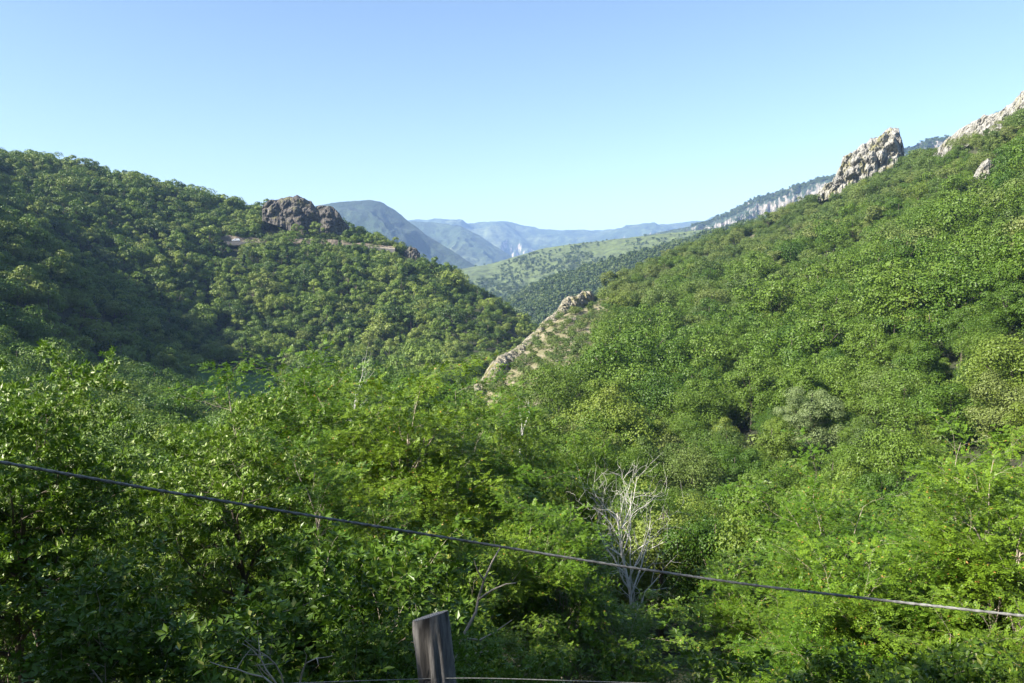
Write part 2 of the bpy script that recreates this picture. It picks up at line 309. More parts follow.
# ------------------------------------------------------------------ distant ranges (each a real slope at its own distance)
def mountain(name, label, crest, r_base, mat, zb=-70, gully=(60, 300), profile=None, cliffs=None, grassy=None, r_back=1.25, seed=0, n_az=360):
    """crest: (px, y, distance); profile: s -> height share; returns points on the front slope for planting"""
    pxs = [c[0] for c in crest]; p = np.linspace(pxs[0], pxs[-1], n_az)
    ys = np.interp(p, pxs, [c[1] for c in crest]); rs = np.interp(p, pxs, [c[2] for c in crest])
    ys = _smooth(ys, n_az / 220, 0); zc = np.array([z_at(a, b, c) for a, b, c in zip(p, ys, rs)]); az = np.arctan((p - W / 2) / F)
    ns = 130; s = np.concatenate([np.linspace(0, 1, ns), 1 + np.linspace(0.02, 1, 24)])
    prof = profile or [(0, 0), (0.5, 0.42), (1, 1)]
    hs = np.interp(s, [q[0] for q in prof] + [2], [q[1] for q in prof] + [0])
    rb = r_base if not callable(r_base) else r_base(p)
    R = np.where(s[:, None] <= 1, rb + (rs[None] - rb) * np.minimum(s[:, None], 1), rs[None] * (1 + (r_back - 1) * (s[:, None] - 1)))
    Zm = zb + (zc[None] - zb) * hs[:, None]
    x = R * np.sin(az)[None]; y = R * np.cos(az)[None]
    env = np.sin(np.clip(s, 0, 1) * math.pi)[:, None] ** 0.8 * (s[:, None] <= 1)
    g = 1 - np.abs(fbm(x / gully[1] + seed, y / (gully[1] * 1.8) + seed, 5, 0.55)) * 2
    Zm = Zm + gully[0] * env * (g - 0.55)
    Zm = Zm + gully[0] * 0.06 * fbm(x / (gully[1] * .12) + seed, y / (gully[1] * .12), 3) * (s[:, None] <= 1.3)
    if cliffs: R2, Zm = cliffs(p[None] + 0 * R, s[:, None] + 0 * R, R, Zm); x = R2 * np.sin(az)[None]; y = R2 * np.cos(az)[None]
    m = mesh(name, np.stack([x, y, Zm], -1), grid_quads(len(s), n_az), mats=[mat], smooth=True)
    P = p[None] + 0 * R; S = s[:, None] + 0 * R
    for nm, v in (('grassy', grassy(P, S, x, y) if grassy else 0 * R), ('cliff', np.clip((1.0 if not cliffs else 1.0) * (S > 0.35) * (S <= 1.02), 0, 1))):
        a = m.attributes.new(nm, 'FLOAT', 'POINT'); a.data.foreach_set('value', np.asarray(v, np.float32).ravel())
    tag(obj(name, m), label, kind='structure')
    return P, S, x, y, Zm

forest, grass = (0.040, 0.068, 0.022), (0.15, 0.17, 0.06)
mA = mountain_mat('plateau_slope', (0.045, 0.07, 0.025), (0.12, 0.14, 0.06), (0.62, 0.50, 0.40), (0.5, 0.66), 0.0016, (0.50, 0.62), 30)
def cliffA(P, S, R, Z):
    # pale scarps below the rim
    n = sstep(0.0, 0.35, fbm(P / 11 + 3, S * 5 + 4, 3)) * (1 - 0.85 * sstep(600, 630, P)); t = np.clip((S - 0.66) / 0.035, 0, 1)
    return R, Z - 55 * n * (1 - t) * sstep(0.2, 0.62, S) * (S <= 1)
mountain('plateau_range', 'long level blue plateau closing the valley at the horizon', [(250, 232, 7600), (380, 224, 7400), (415, 221, 7300), (440, 221, 7200), (465, 224, 7200), (480, 225, 7200), (506, 223.5, 7200), (525, 227, 7200), (555, 231.5, 7200), (600, 231.5, 7100), (640, 228, 7000), (680, 222.5, 6900), (720, 219, 6800), (800, 212, 6800)], 4300, mA, gully=(150, 700), cliffs=cliffA, seed=2,
         profile=[(0, 0), (0.3, 0.22), (0.6, 0.62), (0.75, 0.88), (1, 1)])
mountain('blue_ridge', 'blue ridge falling to the right behind the pointed mountain', [(330, 226, 5200), (415, 221, 5000), (440, 223, 5000), (462, 226, 4900), (480, 236, 4800), (500, 249, 4700), (520, 262, 4600), (545, 278, 4500), (570, 292, 4400)], 3600, mA, gully=(90, 420), seed=5)
mB = mountain_mat('mountain_slope', (0.026, 0.045, 0.018), (0.075, 0.095, 0.04), (0.55, 0.50, 0.42), (0.56, 0.70), 0.003, (0.42, 0.52), 18)
mountain('pointed_mountain', 'tall blue-green mountain standing behind the rocky road spur', [(180, 232, 3500), (260, 215, 3400), (330, 204, 3300), (350, 201, 3300), (373, 200, 3300), (383, 202.5, 3300), (395, 209, 3300), (410, 222, 3250), (430, 237, 3200), (455, 252, 3100), (472, 264, 3000), (500, 284, 2900)], 2300, mB, gully=(60, 260), seed=9)
mC = mountain_mat('cliff_range_slope', (0.036, 0.062, 0.026), (0.085, 0.115, 0.045), (0.44, 0.39, 0.33), (0.5, 0.70), 0.005, (0.40, 0.60), 14)
def cliffC(P, S, R, Z):
    # limestone wall: a steep band just under the crest, broken by gullies
    band = np.interp(P, [690, 712, 750, 760, 800, 830, 900, 960], [0.1, 0.7, 0.7, 1.2, 0.9, 0.3, 0.0, 0.0]); t = np.clip((S - 0.80 - 0.05 * fbm(P / 9, P * 0 + 11, 3)) / 0.06, 0, 1); t = np.floor(t * 2.5) / 2.5 * 0.5 + t * 0.5
    n = fbm(P / 5.0, P * 0 + 3.3, 4); lo = 48 * band * np.clip(0.75 + 1.6 * n, 0, 1.5)
    return R + 40 * fbm(P / 8, S * 6 + 7, 4) * (S < 1.0) * (S > 0.5), Z - lo * (1 - t) * sstep(0.05, 0.5, S) * (S <= 1)
PC = mountain('cliff_range', 'forested mountain with a band of pale limestone cliffs', [(640, 236, 2700), (690, 226, 2650), (707, 221, 2600), (713, 217, 2600), (726, 211, 2550), (748, 200, 2500), (753, 196.5, 2480), (775, 189, 2450), (790, 184.5, 2400), (812, 178.5, 2400), (835, 175, 2350), (870, 160, 2300), (905, 147, 2300), (920, 141, 2300), (940, 137, 2300), (965, 130, 2300), (1010, 120, 2300), (1090, 98, 2300)], 1800, mC, gully=(40, 160), cliffs=cliffC, seed=3, n_az=620,
         profile=[(0, 0), (0.45, 0.42), (0.8, 0.86), (0.88, 0.93), (1, 1)])
mD = mountain_mat('field_hill_slope', (0.040, 0.068, 0.022), (0.095, 0.125, 0.036), (0.42, 0.38, 0.28), (0.50, 0.60), 0.007, (0.3, 0.4), 6)
def grD(P, S, x, y): return 0.22 * sstep(0.45, 0.8, S) * (1 - sstep(660, 720, P)) - 0.12 * (1 - sstep(0.35, 0.5, S)) + 0.3 * np.exp(-((P - 498) / 22) ** 2 - ((S - 0.40) / 0.07) ** 2)
PD = mountain('field_hill', 'sunlit hill of pale fields and scattered trees', [(380, 282, 1900), (440, 272, 1900), (478, 266, 1900), (490, 264, 1900), (520, 255, 1850), (545, 248, 1850), (570, 244, 1800), (600, 241, 1800), (640, 236, 1750), (690, 231, 1700), (740, 224, 1650), (800, 215, 1600), (900, 200, 1600)], 1150, mD, gully=(22, 150), grassy=grD, seed=11)
mE = mountain_mat('wooded_spur_slope', (0.036, 0.066, 0.020), (0.10, 0.13, 0.045), (0.40, 0.36, 0.28), (0.56, 0.75), 0.01, (0.3, 0.4), 5)
PE = mountain('wooded_spur', 'green wooded spur descending left below the pale fields', [(470, 335, 1080), (490, 320, 1080), (505, 308, 1080), (525, 293, 1080), (550, 281, 1070), (580, 271, 1060), (620, 259, 1050), (656, 250, 1040), (700, 238, 1030), (750, 224, 1020), (820, 205, 1000), (900, 190, 1000)], 700, mE, gully=(14, 110), seed=14)

# ------------------------------------------------------------------ leaves and trees
def rhombs(P, D, N, L, Wd, fold=0.0):
    """leaf faces: base point, direction, normal, length, width"""
    D = D / np.linalg.norm(D, axis=1, keepdims=True); S = np.cross(D, N); S /= np.maximum(np.linalg.norm(S, axis=1, keepdims=True), 1e-6)
    L = L[:, None]; Wd = Wd[:, None]; Nn = np.cross(S, D)
    a = P; b = P + D * L * 0.45 + S * Wd * 0.5 + Nn * fold * Wd; c = P + D * L; d = P + D * L * 0.45 - S * Wd * 0.5 + Nn * fold * Wd
    V = np.stack([a, b, c, d], 1).reshape(-1, 3); Q = np.arange(len(P) * 4).reshape(-1, 4)
    return V, Q
def unit(v): return v / np.maximum(np.linalg.norm(v, axis=-1, keepdims=True), 1e-9)
def tube(pts, rad, k=5):
    pts = np.asarray(pts, float); rad = np.asarray(rad, float); n = len(pts)
    t = unit(np.gradient(pts, axis=0)); ref = np.array([0.3, 0.9, 0.2]) if abs(t[0][2]) > 0.7 else np.array([0, 0, 1.0])
    u = unit(np.cross(t, ref)); v = np.cross(t, u); a = np.arange(k) * 2 * math.pi / k
    V = pts[:, None] + rad[:, None, None] * (u[:, None] * np.cos(a)[None, :, None] + v[:, None] * np.sin(a)[None, :, None])
    return V.reshape(-1, 3), grid_quads(n, k, True)
class Acc:
    def __init__(s): s.V = []; s.Q = []; s.n = 0
    def add(s, V, Q): s.V.append(V); s.Q.append(Q + s.n); s.n += len(V)
    def get(s): return np.concatenate(s.V), np.concatenate(s.Q)

def skeleton(rg, h, trunks=1, spread=0.5, levels=3, kids=(6, 5, 4), lean=0.25, first=0.35, up=0.25, ratio=0.55, jit=0.22, r0=None, flat=0.8):
    """returns (branches [(pts, radii, level)], leaf anchors pos, dir)"""
    br = []; AP = []; AD = []
    r0 = r0 or h * 0.014
    def grow(p, d, L, r, lev):
        n = 7 if lev == 0 else 5; pts = [p]; dd = d
        for _ in range(n):
            if lev >= 2: dd = dd * np.array([1, 1, flat])
            dd = unit(dd + rg.normal(0, jit, 3) * (0.7 if lev == 0 else 1) + np.array([0, 0, up * (0.5 if lev else 0.3)]))
            pts.append(pts[-1] + dd * L / n)
        pts = np.array(pts); rad = np.linspace(r, r * (0.25 if lev < levels else 0.35), n + 1); br.append((pts, rad, lev))
        if lev >= levels:
            for f in (0.3, 0.55, 0.8, 1.0):
                i = f * n; k = min(int(i), n - 1); q = pts[k] + (pts[k + 1] - pts[k]) * (i - k)
                AP.append(q); AD.append(unit(dd + rg.normal(0, 0.6, 3)))
            return
        m = kids[lev]
        fr = np.linspace(first if lev == 0 else 0.25, 0.97, m) + rg.uniform(-0.05, 0.05, m)
        for q, f in enumerate(fr):
            i = np.clip(f, 0, 1) * n; k = min(int(i), n - 1); b = pts[k] + (pts[k + 1] - pts[k]) * (i - k); ax = unit(pts[k + 1] - pts[k])
            ang = q * 2.4 + rg.uniform(-0.5, 0.5); s = unit(np.cross(ax, [math.cos(ang), math.sin(ang), 0.13])); 
            o = spread * (1.25 - 0.45 * f) if lev == 0 else spread * 1.1
            nd = unit(ax * (1 - 0.5 * o) + s * o * 1.2 + np.array([0, 0, 0.12]))
            l2 = L * ratio * (1.15 - 0.45 * f) * rg.uniform(0.8, 1.15) if lev == 0 else L * 0.62 * rg.uniform(0.7, 1.15)
            grow(b, nd, l2, max(np.interp(i, np.arange(n + 1), rad) * 0.6, 0.003), lev + 1)
        for f in (0.85, 1.0):
            AP.append(pts[-1] if f == 1 else pts[-2]); AD.append(dd)
    for t in range(trunks):
        a = rg.uniform(0, 6.28); d = unit(np.array([math.cos(a) * lean, math.sin(a) * lean, 1.0])); hh = h * rg.uniform(0.72, 1.0) if t else h
        grow(np.array([math.cos(a), math.sin(a), 0]) * (0.02 * h if trunks > 1 else 0), d, hh, r0 * (1 if trunks == 1 else 0.75), 0)
    return br, np.array(AP), np.array(AD)
def branch_mesh(name, br, mat, kmin=3):
    A = Acc()
    for pts, rad, lev in br: A.add(*tube(pts, rad, 8 if lev == 0 else 5 if lev == 1 else kmin))
    V, Q = A.get(); return mesh(name, V, Q, mats=[mat], smooth=True)
def pinnate(rg, P, D, L=0.22, pairs=5, ll=0.05, lw=0.022, droop=0.25):
    n = len(P); D = unit(D * np.array([1, 1, 0.6]) + rg.normal(0, 0.15, (n, 3)) + np.array([0, 0, 0.05])); L = L * rg.uniform(0.7, 1.25, n)
    N = unit(np.array([0, 0, 1.0]) + rg.normal(0, 0.25, (n, 3))); S = unit(np.cross(D, N)); N = np.cross(S, D); A = Acc()
    for k in range(pairs):
        f = 0.25 + 0.7 * k / (pairs - 1); b = P + D * (L * f)[:, None] - np.array([0, 0, 1]) * (droop * L * f * f)[:, None]
        for sg in (-1, 1):
            d = unit(S * sg + D * 0.55 + rg.normal(0, 0.18, (n, 3)) - N * 0.15); nn = unit(N + rg.normal(0, 0.18, (n, 3)))
            A.add(*rhombs(b, d, nn, ll * rg.uniform(0.8, 1.15, n), np.full(n, lw)))
    b = P + D * L[:, None] - np.array([0, 0, 1]) * (droop * L)[:, None]
    A.add(*rhombs(b, D, N, np.full(n, ll), np.full(n, lw)))
    return A.get()
def whorl(rg, P, D, k=6, ll=0.07, lw=0.035, open_=0.9):
    n = len(P); A = Acc()
    D = unit(D + np.array([0, 0, 0.35]))
    ref = unit(np.cross(D, rg.normal(0, 1, (n, 3)))); r2 = np.cross(D, ref)
    for i in range(k):
        a = i * 2 * math.pi / k + rg.uniform(-0.4, 0.4, n); s = ref * np.cos(a)[:, None] + r2 * np.sin(a)[:, None]
        d = unit(s * open_ + D * rg.uniform(0.15, 0.9, n)[:, None]); nn = unit(D + rg.normal(0, 0.25, (n, 3)))
        A.add(*rhombs(P + s * 0.01, d, nn, ll * rg.uniform(0.7, 1.25, n), lw * rg.uniform(0.8, 1.2, n), 0.15))
    return A.get()
def densify(rg, P, D, times, sig):
    return np.concatenate([P] + [P + rg.normal(0, sig, P.shape) for _ in range(times)]), np.concatenate([D] + [unit(D + rg.normal(0, 0.5, D.shape)) for _ in range(times)])

# --- near tree kinds (unit height scaled later) -> (trunk mesh, crown mesh, height, radius)
def near_kind(kind, seed):
    rg = np.random.default_rng(seed)
    if kind == 'locust':
        br, P, D = skeleton(rg, 9.0, trunks=3, spread=0.42, levels=3, kids=(13, 4, 3), lean=0.14, first=0.30, ratio=0.31, jit=0.14, r0=0.15, flat=0.5)
        k_ = rg.random(len(P)) < 0.06 + 0.94 * sstep(0.36, 0.66, P[:, 2] / 11); P, D = P[k_], D[k_]
        P2, D2 = densify(rg, P, D, 6, np.array([0.19, 0.19, 0.05])); V, Q = pinnate(rg, P2, D2, 0.24, 5, 0.060, 0.030); mats = ('locust_leaf', 'pale_bark')
    elif kind == 'ash':
        br, P, D = skeleton(rg, 7.5, trunks=1, spread=0.75, levels=3, kids=(12, 7, 5), lean=0.10, first=0.38, ratio=0.42, jit=0.2, r0=0.15, flat=0.6)
        k_ = rg.random(len(P)) < 0.1 + 0.9 * sstep(0.32, 0.55, P[:, 2] / 11); P, D = P[k_], D[k_]
        P2, D2 = densify(rg, P, D, 3, np.array([0.10, 0.10, 0.05])); V, Q = whorl(rg, P2, D2, 7, 0.105, 0.040); mats = ('ash_leaf', 'dark_bark')
    elif kind == 'bush':
        br, P, D = skeleton(rg, 3.0, trunks=6, spread=0.6, levels=2, kids=(8, 5), lean=0.45, first=0.2, ratio=0.4, jit=0.2, r0=0.028)
        P2, D2 = densify(rg, P, D, 3, 0.09); V, Q = whorl(rg, P2, D2, 6, 0.085, 0.040); mats = ('bush_leaf', 'pale_bark')
    elif kind == 'stemmy':
        br, P, D = skeleton(rg, 9.0, trunks=4, spread=0.36, levels=3, kids=(10, 4, 3), lean=0.20, first=0.55, ratio=0.26, jit=0.15, r0=0.14, flat=0.5)
        k_ = rg.random(len(P)) < 0.06 + 0.94 * sstep(0.36, 0.66, P[:, 2] / 11); P, D = P[k_], D[k_]
        P2, D2 = densify(rg, P, D, 6, np.array([0.19, 0.19, 0.05])); V, Q = pinnate(rg, P2, D2, 0.24, 5, 0.060, 0.030); mats = ('locust_leaf', 'pale_bark')
    t = branch_mesh('trunk', br, M[mats[1]]); c = mesh('crown', V, Q, mats=[M[mats[0]]])
    top = np.percentile(V[:, 2], 99.7); rad = np.percentile(np.hypot(V[:, 0], V[:, 1]), 92)
    return t, c, top, rad
KN = {k: [near_kind(k, s) for s in seeds] for k, seeds in (('locust', (11, 12, 13, 14)), ('ash', (21, 22)), ('bush', (31, 32, 33)), ('stemmy', (41, 42, 43)))}

# --- crowns of tufts, for trees farther off
def tuft_crown(rg, h, rad, nl, nf, fs, shape='round', lobe=0.30):
    if shape != 'cone': nl = int(nl * 1.25)
    """lobes spread over the crown; leaf tufts over each lobe"""
    if shape == 'cone':
        hh = rg.uniform(0.08, 1, nl) ** 0.9; a = rg.uniform(0, 6.28, nl); rr = rad * (1.05 - hh) * rg.uniform(0.5, 1, nl)
        C = np.stack([rr * np.cos(a), rr * np.sin(a), hh * h * 0.97], 1); LR_ = rad * 0.34 * (1.15 - hh) * rg.uniform(0.8, 1.3, nl)
    else:
        u = unit(rg.normal(0, 1, (nl, 3))); u[:, 2] = np.where(rg.random(nl) < 0.62, np.abs(u[:, 2]), -np.abs(u[:, 2]) * 0.8)
        f = np.where(rg.random(nl) < 0.8, rg.uniform(0.68, 0.95, nl), rg.uniform(0.2, 0.7, nl)); zc = 0.52 if shape == 'round' else 0.5; zs = 0.46 if shape == 'round' else 0.5
        C = np.stack([u[:, 0] * rad * f, u[:, 1] * rad * f, h * zc + u[:, 2] * h * zs * f * 0.9], 1) + rg.normal(0, 0.05 * rad, (nl, 3))
        LR_ = rad * lobe * rg.uniform(0.8, 1.65, nl); a_ = np.arctan2(C[:, 1], C[:, 0]); C *= (1 + 0.22 * np.sin(2 * a_ + rg.uniform(0, 6)) + 0.14 * np.sin(3 * a_ + rg.uniform(0, 6)))[:, None] ** np.array([1, 1, 0.4])
    k = rg.integers(0, nl, nf); d = unit(rg.normal(0, 1, (nf, 3))); d[:, 2] = np.where(rg.random(nf) < 0.6, np.abs(d[:, 2]), d[:, 2])
    P = C[k] + d * (LR_[k] * rg.uniform(0.75, 1.12, nf))[:, None] * np.array([1, 1, 0.8])
    N = unit(d + rg.normal(0, 0.33, (nf, 3)) + np.array([0, 0, 0.15])); T = unit(np.cross(N, rg.normal(0, 1, (nf, 3))))
    s = fs * rg.uniform(0.6, 1.4, nf); return rhombs(P - T * s[:, None] * 0.5, T, N, s, s * 0.75, 0.12)
def far_kind(seed, h, rad, nl, nf, fs, leaf, shape='round', bark='dark_bark', lobe=0.30, merged=True):
    rg = np.random.default_rng(seed); V, Q = tuft_crown(rg, h, rad, nl, nf, fs, shape, lobe)
    A = Acc(); A.add(*tube([(0, 0, -0.8), (0.1, 0, h * .3), (0, 0.1, h * .62), (0, 0, h * .85)], [h * .022, h * .018, h * .012, h * .004], 5))
    for _ in range(4 if nf > 1500 else 0):
        a = rg.uniform(0, 6.28); z = h * rg.uniform(0.25, 0.5); A.add(*tube([(0, 0, z), (math.cos(a) * rad * .4, math.sin(a) * rad * .4, z + h * .18), (math.cos(a) * rad * .7, math.sin(a) * rad * .7, z + h * .3)], [h * .01, h * .007, h * .003], 4))
    TV, TQ = A.get()
    if merged:
        return mesh('tree', np.concatenate([V, TV]), np.concatenate([Q, TQ + len(V)]), mats=[M[leaf], M[bark]], mi=[0] * len(Q) + [1] * len(TQ))
    return mesh('crown', V, Q, mats=[M[leaf]]), mesh('trunk', TV, TQ, mats=[M[bark]], smooth=True)
T2 = [far_kind(100 + i, 8, [3.0, 3.6, 2.7, 3.3, 2.4][i], [40, 52, 36, 46, 38][i], 20000, 0.125, 'broad_leaf', lobe=0.26, merged=False, shape=['round', 'round', 'tall', 'round', 'tall'][i]) for i in range(5)]
T3 = [far_kind(120 + i, 8, [3.2, 3.8, 2.8, 4.0, 3.0, 3.5][i], [30, 42, 32, 46, 28, 38][i], 15000, 0.165, 'broad_leaf', merged=False, lobe=0.27) for i in range(6)]
T3o = [far_kind(130 + i, 7, [3.4, 4.0, 3.0, 3.7][i], [32, 40, 28, 34][i], 14000, 0.155, 'oak_leaf', merged=False, lobe=0.26) for i in range(4)]
def recolour(kinds, leaf):
    out = []
    for c, t in kinds:
        c = c.copy(); c.materials.clear(); c.materials.append(M[leaf]); out.append((c, t))
    return out
T3l = recolour(T3[:3], 'lime_leaf'); T3d = recolour(T3[3:], 'oak_leaf'); T2l = recolour(T2[:2], 'lime_leaf')
COLS_ = {}
def proto(name, meshes):
    c = bpy.data.collections.new(name)
    for i, m in enumerate(meshes):
        o = bpy.data.objects.new('%s_%02d' % (name, i), m); c.objects.link(o)
    COLS_[name] = c; return c
proto('oak_proto', [far_kind(140 + i, 6.5, [2.9, 3.6, 3.2, 2.6][i], [22, 30, 24, 18][i], 5000, 0.24, 'oak_leaf', lobe=0.29) for i in range(4)])
proto('broad_proto', [far_kind(150 + i, 7.5, [3.0, 3.6, 3.2, 2.6][i], [22, 30, 24, 18][i], 5500, 0.235, 'broad_leaf', lobe=0.29) for i in range(4)])
proto('hill_proto', [far_kind(160 + i, 8, [3.0, 3.7, 3.3, 2.7, 2.3][i], [12, 18, 15, 11, 12][i], 2600, 0.35, 'hill_leaf', lobe=0.32, shape=['round', 'round', 'round', 'tall', 'tall'][i]) for i in range(5)])
proto('pine_proto', [far_kind(170 + i, 10, [2.1, 1.8][i], 40, 700, 0.6, 'pine_leaf', shape='cone') for i in range(2)])
proto('distant_proto', [far_kind(180 + i, 9, [4.0, 4.8, 3.2][i], 9, 150, 1.9, 'distant_leaf', lobe=0.4) for i in range(3)] )
proto('shrub_proto', [far_kind(190 + i, 2.6, [1.6, 1.9][i], 9, 450, 0.34, 'oak_leaf', lobe=0.42) for i in range(2)])

def scatter(name, label, groups):
    """one mass of instanced trees; groups: [(collection, pts Nx3, scale N)]"""
    for gi, (cname, P, Sc) in enumerate(groups):
        if not len(P): continue
        me = bpy.data.meshes.new(name); me.vertices.add(len(P)); me.vertices.foreach_set('co', np.asarray(P, np.float32).ravel())
        a = me.attributes.new('size', 'FLOAT', 'POINT'); a.data.foreach_set('value', np.asarray(Sc, np.float32))
        o = obj(name, me); tag(o, label, kind='stuff')
        g = bpy.data.node_groups.new(name, 'GeometryNodeTree')
        g.interface.new_socket('Geometry', in_out='INPUT', socket_type='NodeSocketGeometry'); g.interface.new_socket('Geometry', in_out='OUTPUT', socket_type='NodeSocketGeometry')
        n = g.nodes; l = g.links; gi_ = n.new('NodeGroupInput'); go = n.new('NodeGroupOutput')
        ci = n.new('GeometryNodeCollectionInfo'); ci.inputs['Collection'].default_value = COLS_[cname]; ci.inputs['Separate Children'].default_value = True; ci.inputs['Reset Children'].default_value = True
        ip = n.new('GeometryNodeInstanceOnPoints'); ip.inputs['Pick Instance'].default_value = True
        rv = n.new('FunctionNodeRandomValue'); rv.data_type = 'FLOAT_VECTOR'; rv.inputs[0].default_value = (-0.08, -0.08, 0); rv.inputs[1].default_value = (0.08, 0.08, 6.283)
        ri = n.new('FunctionNodeRandomValue'); ri.data_type = 'INT'; ri.inputs[4].default_value = 0; ri.inputs[5].default_value = 19; ri.inputs[8].default_value = 5
        na = n.new('GeometryNodeInputNamedAttribute'); na.data_type = 'FLOAT'; na.inputs[0].default_value = 'size'
        l.new(gi_.outputs[0], ip.inputs['Points']); l.new(ci.outputs[0], ip.inputs['Instance']); l.new(rv.outputs[0], ip.inputs['Rotation'])
        l.new(ri.outputs[2], ip.inputs['Instance Index']); l.new(na.outputs[0], ip.inputs['Scale']); l.new(ip.outputs[0], go.inputs[0])
        md = o.modifiers.new('scatter', 'NODES'); md.node_group = g

# --- planting positions on the near and middle slopes (jittered grid, cell grows a little with distance)
FG = ([-200, 0, 60, 110, 160, 205, 240, 300, 345, 400, 450, 500, 540, 580, 620, 660, 700, 760, 820, 880, 950, 1024, 1200],
      [370, 376, 380, 392, 412, 424, 394, 386, 366, 370, 380, 396, 404, 412, 450, 480, 490, 490, 470, 458, 455, 450, 450])
def plant(cell, r0, r1, a0, a1, seed):
    rg = np.random.default_rng(seed); x = np.arange(-r1, r1, cell); y = np.arange(0, r1, cell); X, Yy = np.meshgrid(x, y)
    X = X + rg.uniform(-.42, .42, X.shape) * cell; Yy = Yy + rg.uniform(-.42, .42, X.shape) * cell
    r = np.hypot(X, Yy); a = np.degrees(np.arctan2(X, Yy)); k = (r > r0) & (r < r1) & (a > a0) & (a < a1)
    return X[k], Yy[k]
xs, ys = plant(5.1, 26, 660, -40, 40, 5)
zs = ground(xs, ys); R_ = np.hypot(xs, ys); PX = px_of(xs, ys)
rk = rockiness(xs, ys); md_ = meadowness(xs, ys); u_ = rng.random(len(xs))
hgt = np.interp(R_, [26, 60, 120, 250, 600], [7.5, 9.5, 9.5, 8.2, 8.6]) * rng.choice([0.55, 0.8, 1.0, 1.2, 1.5], len(xs), p=[.22, .30, .26, .18, .04]) * rng.uniform(0.9, 1.1, len(xs))
upper = sstep(130, 380, R_ + 60 * fbm(xs / 30, ys / 30, 2)) * (PX > 455)            # right slope above: lower, duller oaks
hgt = hgt * (1 - 0.28 * upper) * np.where((PX < 455) & (R_ > 230), 1.18, 1.0)
road_r = np.interp(PX, [150, 200, 270, 330, 400, 430], [484, 484, 480, 474, 470, 460])
keep = (md_ < 0.3) & ~((np.abs(R_ - road_r) < 5.5) & (PX > 190) & (PX < 425)) & (u_ > 0.93 * rk) & (u_ > 0.03)
keep &= ~((PX > 262) & (PX < 354) & (R_ > 489) & (R_ < 514)) & ~((PX > 300) & (PX < 352) & (R_ > 482) & (R_ < 514) & (u_ > 0.6)) & ~((PX > 966) & (PX < 1000) & (R_ > 215) & (R_ < 262))          # the outcrop stands here
# visible? the tree top must clear everything nearer on its own bearing
top = zs + hgt; ang = top / R_; vis = np.ones(len(xs), bool)
fr = np.exp(np.linspace(math.log(40), math.log(640), 60)); hor = np.full(len(xs), -9.0)
for q in fr:
    m_ = q < R_ * 0.93; gx = xs * q / R_; gy = ys * q / R_; hor = np.where(m_, np.maximum(hor, ground(gx, gy) / q + 0.0), hor)
vis = ang > hor + 0.002
PYt = py_of(xs, ys, top); inframe = (PX > -90) & (PX < 1114)
fgl = np.interp(PX, *FG)
vis &= ((PYt < fgl + 22) | (R_ < 75)) & inframe
shade = (~vis)                                                        # unseen trees are left out, but for those beside the frame
keep &= vis
keep &= ~((np.abs(PX - 628) < 30) & (R_ < 34)) & ~((np.abs(PX - 815) < 24) & (R_ < 101) & (R_ > 86))
# trees nearer than 75 m must not rise over the outline of the wood in the photograph
lim = np.interp(PX, FG[0], np.array(FG[1]) + 4.0)
maxang = np.array([ray(p, q)[2] / math.hypot(*ray(p, q)[:2]) for p, q in zip(np.clip(PX, -100, 1124), lim)])
hmax = maxang * R_ - zs
hgt = np.where(R_ < 130, np.minimum(hgt, np.where(R_ < 75, hmax, np.maximum(hmax, hgt * 0.75))), hgt); m2 = (PX > 185) & (PX < 300) & (R_ < 282); hgt = np.where(m2, np.minimum(hgt, hmax), hgt); m3 = ((PX < 460) & (R_ < 130)) | ((PX > 455) & (PX < 600) & (R_ < 200)); hgt = np.where(m3, np.minimum(hgt, hmax), hgt); keep &= hgt > 2.6; keep &= ~((PX > 227) & (PX < 247) & (R_ > 455) & (R_ < 484))
IDX = np.where(keep)[0]
order = IDX[np.argsort(R_[IDX])]
NIND = 290
ind = order[:NIND]; rest = order[NIND:]

def sub(mask_idx, f): return mask_idx[f]
def P3(ix, dz=-0.3): return np.stack([xs[ix], ys[ix], zs[ix] + dz], 1)
left = (PX[rest] < np.interp(R_[rest], [0, 330, 331, 999], [455, 455, 545, 545])) & (R_[rest] > 240)
up_ = upper[rest] > rng.random(len(rest)); pine = left & (rng.random(len(rest)) < 0.05) & (R_[rest] < 470)
shr = rk[rest] > 0.45
gL = rest[left & ~pine]; gP = rest[pine]; gO = rest[~left & up_ & ~shr]; gB = rest[~left & ~up_ & ~shr]; gS = rest[~left & shr]
scatter('left_hillside_woodland', 'dense broadleaf woodland covering the left hill', [('hill_proto', P3(gL), hgt[gL] / 8)])
scatter('pine_woodland', 'scattered dark conifers through the left hill wood', [('pine_proto', P3(gP), hgt[gP] / 9)])
scatter('oak_woodland', 'dull green oak wood on the upper right slope', [('oak_proto', P3(gO), hgt[gO] / 6.5)])
scatter('right_slope_woodland', 'bright green wood across the middle of the right slope', [('broad_proto', P3(gB), hgt[gB] / 7.5)])
